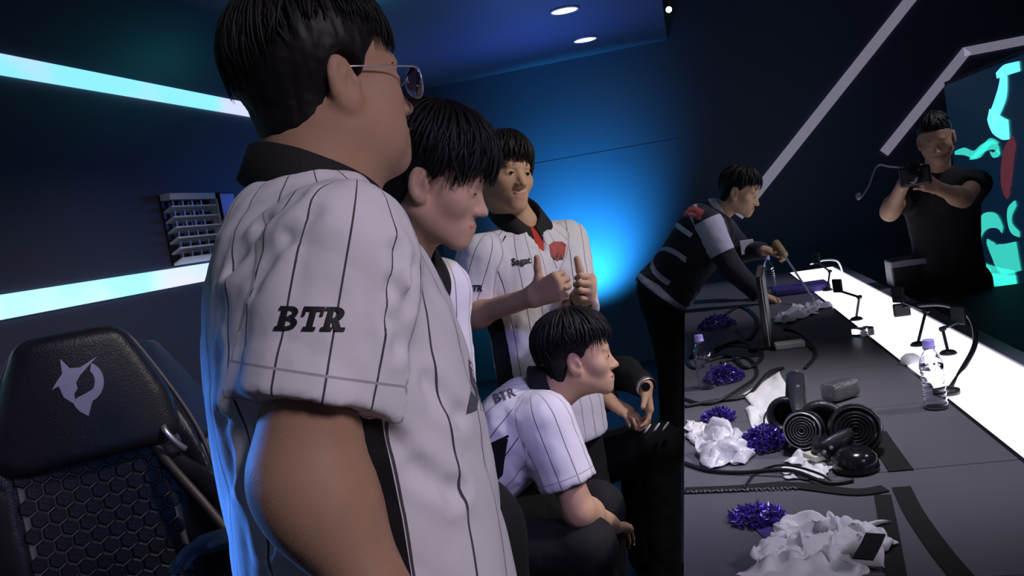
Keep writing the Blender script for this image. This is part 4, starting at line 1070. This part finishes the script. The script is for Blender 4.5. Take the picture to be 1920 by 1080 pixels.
# ------------------------------------------------------------------ things on the desk
def onD(x, y, h=0): return onz(x, y, TZ + h)
def bottle(p, h, label, tilt=(0, 0), ribs=True):
    p = np.array(p, float); k = h / .20; root = empty('water_bottle', p, label, 'bottle', 'clear water bottles on the desk')
    ax = unit([tilt[0], tilt[1], 1])
    prof = [(.0, .001), (.026, .001), (.030, .006)]
    for i in range(7):
        z = .012 + i * .0155; prof += [(.0315, z), (.0315, z + .006), (.0292, z + .0085), (.0292, z + .011)]
    prof += [(.0315, .124), (.0305, .134), (.024, .152), (.0145, .168), (.0135, .178)]
    inner = [(max(a - .0012, 0), b + (.0012 if i < 3 else 0)) for i, (a, b) in enumerate(prof)][::-1]
    MB().lathe([(a * k, b * k) for a, b in prof + inner], p, ax, 22).build('bottle_body', MT['clear'], root, smooth=True)
    MB().lathe([(.0, .200 * k), (.0148 * k, .1995 * k), (.0158 * k, .196 * k), (.0158 * k, .180 * k), (.0175 * k, .179 * k), (.0175 * k, .175 * k), (.0138 * k, .175 * k)], p, ax, 20).build('cap', MT['lavcap'], root, smooth=True)
    MB().lathe([(.0322 * k, .128 * k), (.0324 * k, .126 * k), (.0324 * k, .118 * k), (.0322 * k, .116 * k)], p, ax, 22).build('shoulder_ring', MT['clear'], root, smooth=True)
bottle(onD(1756, 766), .185, 'clear water bottle standing at the right by the glowing desk panel')
bottle(onD(1327, 728), .185, 'clear water bottle with lavender cap at the left desk edge', tilt=(-.03, 0))
bottle(onD(1446, 540), .20, 'distant clear water bottle by the bending man')

def tinsel(p, rx, ry, rz, label, seed, n=520):
    rg = random.Random(seed); mb = MB(); p = np.array(p, float)
    for i in range(n):
        a = rg.uniform(0, 2 * PI); u = rg.random() ** .5; el_ = rg.uniform(.0, 1.2)
        c = p + np.array([rx * u * math.cos(a), ry * u * math.sin(a), .006 + rz * (1 - u * u) * rg.uniform(.25, 1)])
        d = unit([math.cos(a) + rg.gauss(0, .5), math.sin(a) + rg.gauss(0, .5), rg.uniform(-.2, 1.2)]); s_ = unit(np.cross(d, [rg.gauss(0, 1), rg.gauss(0, 1), 1]))
        n_ = np.cross(d, s_); l = rg.uniform(.008, .018); w_ = rg.uniform(.0022, .0055)
        q = [c - s_ * w_, c + s_ * w_, c + d * l * .5 + s_ * w_ * .9 + n_ * .003, c + d * l - s_ * w_ * .1, c + d * l * .5 - s_ * w_ * .9 + n_ * .003]
        q = [np.array([x[0], x[1], max(x[2], TZ + .001)]) for x in q]; b = [x - n_ * .0008 for x in q]
        mb.add(q + b, [(0, 1, 2, 3, 4), (9, 8, 7, 6, 5)] + [(j, (j + 1) % 5, 5 + (j + 1) % 5, 5 + j) for j in range(5)])
    return mb.build('tinsel_bundle', MT['tinsel'], None, label=label, cat='tinsel', group='bundles of purple tinsel')
tinsel(onD(1345, 612), .085, .13, .05, 'purple foil tinsel bundle farthest back, below the bending man', 1)
tinsel(onD(1358, 712), .065, .085, .045, 'purple foil tinsel bundle lying against the left water bottle', 2)
tinsel(onD(1348, 788), .045, .05, .03, 'small purple foil tinsel bundle above the crumpled plastic bag', 3, 260)
tinsel(onD(1432, 838), .055, .06, .05, 'purple foil tinsel bundle between plastic bag and headset', 4)
tinsel(onD(1420, 975), .05, .05, .02, 'flattened purple tinsel bundle beside the large white cloth', 5, 240)

def sheet(quad, name, label, cat, m, amp=.02, seed=0, n=22, lift=.004, fold=9, thick=.002, group=None):
    """soft sheet over four desk points, crumpled by layered ridges"""
    A, B, C_, D_ = [np.array(x, float) for x in quad]; vs = []; rg = random.Random(seed); ox = rg.uniform(0, 99)
    for j in range(n + 1):
        for i in range(n + 1):
            u, w_ = i / n, j / n; p = (A * (1 - u) + B * u) * (1 - w_) + (D_ * (1 - u) + C_ * u) * w_
            e_ = min(u, 1 - u, w_, 1 - w_); q = Vector((u * fold * .5 + ox, w_ * fold * .5, seed))
            h = (abs(noise.noise(q)) * 1.1 + .5 * abs(noise.noise(q * 2.3))) * amp * min(1, e_ * 6 + .25)
            wob = Vector((noise.noise(q + Vector((7, 3, 1))), noise.noise(q + Vector((1, 9, 4))), 0)) * amp * .9
            vs.append(p + np.array([wob[0], wob[1], lift + h]))
    k = n + 1; b = [v - np.array([0, 0, thick]) for v in vs]; fs = []
    for j in range(n):
        for i in range(n):
            a = j * k + i; fs += [(a, a + 1, a + k + 1, a + k), (k * k + a + k, k * k + a + k + 1, k * k + a + 1, k * k + a)]
    bd = [i for i in range(n)] + [n + j * k for j in range(n)] + [n * k + i for i in range(n, 0, -1)] + [j * k for j in range(n, 0, -1)]
    for x, y in zip(bd, bd[1:] + bd[:1]): fs.append((y, x, k * k + x, k * k + y))
    return MB().add(vs + b, fs).build(name, m, None, smooth=True, label=label, cat=cat, group=group)
Q4 = lambda *pts: [onD(*p) for p in pts]
sheet(Q4((1284, 790), (1330, 800), (1345, 830), (1300, 838)), 'paper_tissue', 'white paper tissue at the left desk edge beside the plastic bag', 'tissue', MT['white'], .02, 3)
sheet(Q4((1305, 815), (1410, 812), (1405, 872), (1325, 878)), 'plastic_bag', 'crumpled translucent white plastic bag beside purple tinsel', 'bag', MT['foilwhite'], .06, 4, n=34, fold=8)
sheet(Q4((1392, 742), (1462, 698), (1492, 748), (1432, 792)), 'paper_sheet', 'upper white folded paper sheet left of the headsets', 'paper', MT['white'], .012, 5, fold=3)
sheet(Q4((1392, 768), (1430, 752), (1468, 790), (1415, 806)), 'paper_sheet', 'lower white paper sheet tucked under the folded sheet', 'paper', MT['white'], .012, 6, lift=.002, fold=3)
sheet(Q4((1468, 868), (1545, 832), (1575, 862), (1550, 890)), 'paper_tissue', 'white tissue spread below the grey mesh headset cup', 'tissue', MT['white'], .02, 7)
sheet(Q4((1468, 878), (1560, 878), (1545, 902), (1472, 900)), 'paper_tissue', 'flat white tissue strip nearest the black lanyard', 'tissue', MT['white'], .010, 8)
sheet(Q4((1452, 1000), (1650, 985), (1665, 1060), (1430, 1100)), 'white_cloth_bag', 'large crumpled white cloth bag at the bottom of the desk', 'bag', MT['white'], .06, 9, n=56, fold=12)
sheet(Q4((1425, 1048), (1560, 1035), (1640, 1120), (1400, 1120)), 'white_cloth', 'white cloth nearest the camera under the crumpled bag', 'cloth', MT['white'], .03, 10, n=24, lift=.03)
sheet(Q4((1445, 600), (1500, 575), (1532, 588), (1470, 612)), 'white_glove', 'white cloth glove bunched beside the monitor', 'glove', MT['white'], .05, 11, n=18)
sheet(Q4((1485, 590), (1530, 572), (1560, 574), (1520, 592)), 'plastic_wrapper', 'shiny white wrapper by the near end of the glowing panel', 'wrapper', MT['foilwhite'], .04, 12, n=18)
MB().box(onD(1480, 646, .012), (.11, .07, .022), bev=.004).build('white_box', MT['plastic'], label='small flat white box in front of the monitor', cat='box')
MB().box(onD(1538, 852, .025), (.06, .05, .012), np.array([[.9, -.43, 0], [.43, .9, 0], [0, 0, 1]]), bev=.002).build('card_box', MT['cream'], label='cream card box on the tissue below the headset', cat='box')
MB().box(onD(1478, 546, .012), (.13, .08, .024), bev=.004).build('white_packet', MT['plastic'], label='white packet on the dark case at the far end', cat='packet')

def headset(label, cL, cR, top, axL, r, m_cup, group='gaming headsets on the desk', mesh=True, fwd=None):
    """two ear cups (centres cL, cR, axis axL) joined by a padded band through top"""
    cL, cR, top = [np.array(x, float) for x in (cL, cR, top)]; axL = unit(axL)
    root = empty('headset', (cL[0], cL[1], TZ), label, 'headset', group)
    for c, s in ((cL, 1), (cR, -1)):
        a = axL * s
        cup = MB().lathe([(0, .030), (r * .55, .030), (r * .80, .026), (r * .95, .016), (r, .002), (r * .98, -.012), (r * .8, -.016)], c, a, 28).build('ear_cup', MT['gloss'], root, smooth=True)
        MB().lathe([(r * .55, -.014), (r * .62, -.034), (r * .85, -.038), (r * 1.02, -.028), (r * 1.02, -.014), (r * .9, -.010)], c, a, 28).build('ear_pad', MT['leather'], root, smooth=True)
        MB().lathe([(r * .82, .0265), (r * .86, .030), (r * .90, .027), (r * .92, .020)], c, a, 28).build('trim_ring', MT['silver'] if m_cup == 'mesh' else MT['black'], cup, smooth=True)
        if mesh:
            g = MB()
            for k in range(5):
                rr = r * (.15 + .13 * k); g.lathe([(rr - .0015, .0305), (rr, .0330), (rr + .0015, .0305)], c, a, 24)
            g.build('grille', MT[m_cup], cup, smooth=True)
    band = spline([cL + axL * .012, cL * .55 + top * .45 + axL * .03, top, cR * .55 + top * .45 - axL * .03, cR - axL * .012], 30)
    ctr = (cL + cR) / 2
    MB().tube(band, [.010 + .014 * math.sin(PI * i / 29) for i in range(30)], n=8, flat=.45, upv=band[0] - ctr).build('headband', MT['leather'], root, smooth=True)
    for k in range(5):
        p = band[10 + 2 * k] + unit(band[10 + 2 * k] - ctr) * .012
        MB().lathe([(0, .004), (.004, .003), (.005, 0)], p, ax=unit(EYE - p), n=10).build('stud', MT['silver'], root)
    return root
c1 = onD(1506, 806, .055); c2 = onD(1478, 700, .05)
headset('headset with grey ringed mesh cup and studded headband, left of the pair', c1, c1 + np.array([-.02, .15, .0]), c1 + np.array([.02, .20, .09]), unit(EYE - c1) + np.array([-.2, -.3, 0]), .048, 'mesh')
c3 = onD(1604, 806, .06)
headset('headset with large round black cup, right of the pair', c3, c3 + np.array([-.06, .10, -.01]), c3 + np.array([-.09, -.06, -.025]), unit(EYE - c3) + np.array([.0, -.1, 0]), .060, 'black')
MB().box(onD(1575, 730, .03), (.10, .06, .05), np.array([[.8, -.6, 0], [.6, .8, 0], [0, 0, 1]]), bev=.012).build('radio_case', MT['mesh'], label='grey mesh-sided case with pale edge behind the round headset cup', cat='case')
MB().lathe([(0, .0), (.045, 0), (.05, .01), (.046, .035), (.03, .05), (0, .052)], onD(1606, 882), n=22).build('puck_controller', MT['gloss'], smooth=True, label='domed black controller below the round headset cup', cat='controller')

def cord(pts, r, label, name='cable', m='cable', cat='cable', group='black cables on the desk', n=40, flat=None, seg=7):
    return MB().tube(spline(pts, n), r, n=seg, flat=flat).build(name, MT[m], None, smooth=True, label=label, cat=cat, group=group)
h_ = .006
cord([onD(1284, 762, h_), onD(1340, 752, h_), onD(1400, 742, h_), onD(1440, 700, h_ + .01), onD(1468, 690, h_)], .006, 'thick black cable from the left edge to the headset')
cord([onD(1284, 748, h_), onD(1330, 757, h_), onD(1385, 730, h_ + .012), onD(1420, 700, h_), onD(1400, 670, h_), onD(1350, 680, h_)], .005, 'black cable looping behind the folded paper')
cord([onD(1480, 755, .02), onD(1445, 765, .022), onD(1432, 790, .018), onD(1450, 812, .016), onD(1470, 800, .02)], .0025, 'thin black cable loop on the lower paper sheet')
cord([onD(1284, 868, h_), onD(1330, 882, h_), onD(1390, 886, h_), onD(1480, 882, .016), onD(1550, 905, h_), onD(1600, 900, h_)], .005, 'black cable under the plastic bag')
cord([onD(1395, 915, h_), onD(1420, 885, h_), onD(1470, 872, .02), onD(1530, 886, .02), onD(1565, 905, h_)], .003, 'thin black cable across the white tissues')
cord([onD(1340, 655, h_), onD(1390, 640, h_), onD(1430, 665, h_), onD(1400, 690, h_), onD(1370, 668, h_), onD(1330, 676, h_)], .007, 'tangled black cable beside the left water bottle')
cord([onD(1360, 590, h_), onD(1390, 575, h_), onD(1420, 600, h_), onD(1400, 640, h_), onD(1380, 620, h_)], .008, 'tangled black cable beneath the bending man')
cord([onD(1310, 655, h_), onD(1290, 675, h_), onD(1310, 690, h_), onD(1360, 650, h_ + .02), onD(1420, 655, h_ + .02)], .005, 'black cable running behind the left water bottle')
cord([onD(1470, 618, .03), onD(1500, 626, .02), onD(1530, 660, h_), onD(1510, 690, h_)], .006, 'black cable between white box and headset')

def strap(pts, wd, label, m='softblack', name='lanyard', thick=.003, lift=0):
    P = spline([onD(*p, lift) for p in pts], 24); vs = []; fs = []
    for i, p in enumerate(P):
        t = unit(P[min(i + 1, 23)] - P[max(i - 1, 0)]); n = unit(np.cross(t, [0, 0, 1])) * wd / 2
        vs += [p + n, p - n, p - n + [0, 0, thick], p + n + [0, 0, thick]]
    for i in range(23):
        for j in range(4): fs.append((4 * i + j, 4 * i + (j + 1) % 4, 4 * i + 4 + (j + 1) % 4, 4 * i + 4 + j))
    fs += [(3, 2, 1, 0), (92, 93, 94, 95)]
    return MB().add(vs, fs).build(name, MT[m], None, label=label, cat='strap', group='straps on the desk')
l1 = strap([(1283, 922), (1380, 918), (1480, 912), (1600, 925), (1660, 918)], .036, 'wide black patterned lanyard lying across the desk', thick=.004)
lp = MB()
for k in range(26):
    p = onD(1290 + k * 8, 922 - k * .3, .0042); lp.box(p, (.005, .016 if k % 3 else .010, .0012), np.array([[.9, -.4, 0], [.4, .9, 0], [0, 0, 1]]) if k % 2 else None)
lp.build('woven_pattern', MT['printgrey'], l1)
strap([(1642, 812), (1660, 840), (1690, 884)], .05, 'short black strip beside the domed controller')  # this and the next two: plain flat black strips on the desk
strap([(1690, 915), (1715, 965), (1760, 1030), (1805, 1085)], .036, 'long black strip running diagonally to the lower right')
strap([(1655, 930), (1668, 1000), (1682, 1090)], .032, 'black strip beside the large white cloth bag')
strap([(1398, 950), (1425, 985), (1455, 1015)], .030, 'dark purple strap under the white cloth bag', m='purplestrap')
strap([(1618, 1050), (1632, 1025), (1642, 1003)], .03, 'short black tag on the large white cloth bag', lift=.065, name='bag_tag')

# monitor seen edge-on
mp = onD(1442, 668)
mon = empty('monitor', mp, 'thin black monitor seen edge-on in the middle of the desk', 'monitor')
ma = unit([.10, 1, 0]); mn = np.array([ma[1], -ma[0], 0])
Rm = np.stack([mn, ma, [0, 0, 1]], 1)
MB().box(mp + ma * .22 + np.array([0, 0, .17]), (.022, .46, .27), Rm, bev=.004).build('casing', MT['gloss'], mon)
MB().box(mp + ma * .22 + mn * .0125 + np.array([0, 0, .17]), (.003, .44, .25), Rm).build('display', MT['black'], mon)
MB().box(mp - ma * .0105 + mn * .008 + np.array([0, 0, .17]), (.004, .002, .26), Rm).build('edge_trim', MT['silver'], mon)
MB().box(mp + ma * .22 + np.array([0, 0, .02]), (.03, .06, .05), Rm).build('stand_neck', MT['black'], mon)
MB().box(mp + ma * .22 + np.array([0, 0, .005]), (.16, .20, .010), Rm, bev=.003).build('stand_foot', MT['black'], mon)
MB().box(onD(1500, 540, .02), (.30, .22, .04), bev=.01).build('equipment_case', MT['purplestrap'], label='dark flat case at the far end of the desk', cat='case')

# phone clamps standing on the glowing panel
def clamp(px, py, pts, label, plate=None):
    b = onz(px, py, TZ); root = empty('phone_clamp', b, label, 'clamp', 'phone clamps on the glowing panel')
    MB().lathe([(0, 0), (.026, 0), (.028, .004), (.02, .012), (.006, .016), (0, .016)], b, n=18).build('foot', MT['black'], root, smooth=True)
    P = [b + np.array(p) for p in [(0, 0, .01)] + pts]
    for a, c in zip(P[:-1], P[1:]):
        MB().tube([a, c], .0055, n=7).build('arm', MT['black'], root)
        MB().lathe([(0, -.009), (.009, -.008), (.009, .008), (0, .009)], c, ax=(.8, .6, 0), n=12).build('joint', MT['black'], root)
    e_ = P[-1]; MB().box(e_ + [0, 0, .02], (.012, .05, .06), np.array([[.8, -.6, 0], [.6, .8, 0], [0, 0, 1]]), bev=.004).build('grip', MT['black'], root)
clamp(1606, 600, [(.02, -.02, .10), (-.05, .06, .13)], 'black jointed phone clamp on the far stretch of glowing panel')
clamp(1722, 648, [(.05, .05, .11), (-.02, .12, .15)], 'black jointed phone clamp in the middle of the glowing panel')
clamp(1552, 545, [(.03, .04, .10), (-.03, .06, .16)], 'black phone clamp nearest the dark case at the far end')
clamp(1778, 664, [(.0, .03, .08), (.05, .02, .10)], 'small black phone clamp behind the right water bottle')
b0 = onz(1775, 738, TZ)
g = empty('gooseneck_arm', b0, 'long black gooseneck arm arching over the glowing panel', 'holder')
pth = [b0 + [0, 0, .0], at(1800, 700, 2.6), at(1829, 640, 2.75), at(1815, 590, 2.95), at(1770, 571, 3.1), at(1720, 572, 3.2), at(1690, 576, 3.25)]
MB().tube(spline(pth, 50), .0085, n=9).build('flexible_neck', MT['cable'], g, smooth=True)
MB().lathe([(0, 0), (.035, 0), (.035, .012), (.01, .02), (0, .02)], b0, n=20).build('base', MT['black'], g, smooth=True)
MB().box(pth[-1] + [0, 0, -.01], (.06, .02, .05), bev=.006).build('holder_head', MT['black'], g)
cord([onz(1520, 495, TZ + .05), onz(1545, 488, TZ + .10), onz(1570, 490, TZ + .10), onz(1580, 510, TZ)], .006, 'pale cable loop at the far end of the glowing panel', m='plastic', group=None)
v_ = onD(1708, 682)
MB().lathe([(0, .034), (.016, .032), (.028, .022), (.032, .008), (.030, 0), (0, 0)], v_, n=20).build('computer_mouse', MT['plastic'], smooth=True, label='white rounded mouse left of the right water bottle', cat='mouse')
MB().box(onD(1618, 622, .02), (.07, .05, .035), np.array([[.85, -.5, 0], [.5, .85, 0], [0, 0, 1]]), bev=.006).build('glass_card_holder', MT['clear'], label='small clear plastic block beside the glowing panel', cat='block')

# rod held out by the far man
ha = at(1462, 466, 4.72); hb = onz(1526, 562, TZ + .03)
rod = empty('handheld_rod', hb, 'thin rod with khaki grip held out by the far man', 'rod')
MB().tube([ha, hb], .006, n=7).build('shaft', MT['silver'], rod); MB().tube([ha + (ha - hb) * .12, ha + (hb - ha) * .14], .022, n=10).build('grip', MT['gold'], rod, smooth=True)
MB().box(at(1401, 463, 4.86), (.075, .02, .08), bev=.004).build('name_badge', MT['plastic'], label='small white badge against the far man\'s dark sleeve', cat='badge')

# camera in the filming man's hands
cc = at(1716, 330, 3.90); fc = unit(EYE - cc); rc = unit(np.cross([0, 0, 1], fc)); Rc = np.stack([rc, fc, np.cross(fc, rc) * 1], 1)
cr = empty('video_camera', cc, 'black video camera held by the man beyond the desk', 'camera')
MB().box(cc, (.13, .06, .09), Rc, bev=.012).build('camera_body', MT['black'], cr)
MB().lathe([(.0, .09), (.028, .09), (.034, .085), (.034, .03), (.038, .0)], cc, ax=fc, n=20).build('lens_barrel', MT['gloss'], cr, smooth=True)
MB().box(cc + [0, 0, .055], (.05, .04, .03), Rc, bev=.008).build('viewfinder', MT['black'], cr)
MB().tube(spline([cc - rc * -.0 + rc * .0 + np.array([0, 0, .03]), at(1668, 312, 3.95), at(1644, 312, 3.98), at(1628, 350, 4.0), at(1612, 372, 4.0), at(1608, 362, 4.0)], 30), .013, n=6, flat=.3).build('neck_strap', MT['ledge'], cr, smooth=True)
dk = onz(1722, 552, .69)
ec = MB().box(dk + [0, 0, .10], (.26, .16, .20), bev=.01).build('equipment_case', MT['black'], label='dark equipment case on the deck in front of the filming man', cat='case')
MB().box(dk + [.0, -.086, .18], (.26, .012, .03), bev=.003).build('edge_bar', MT['ledge'], ec)
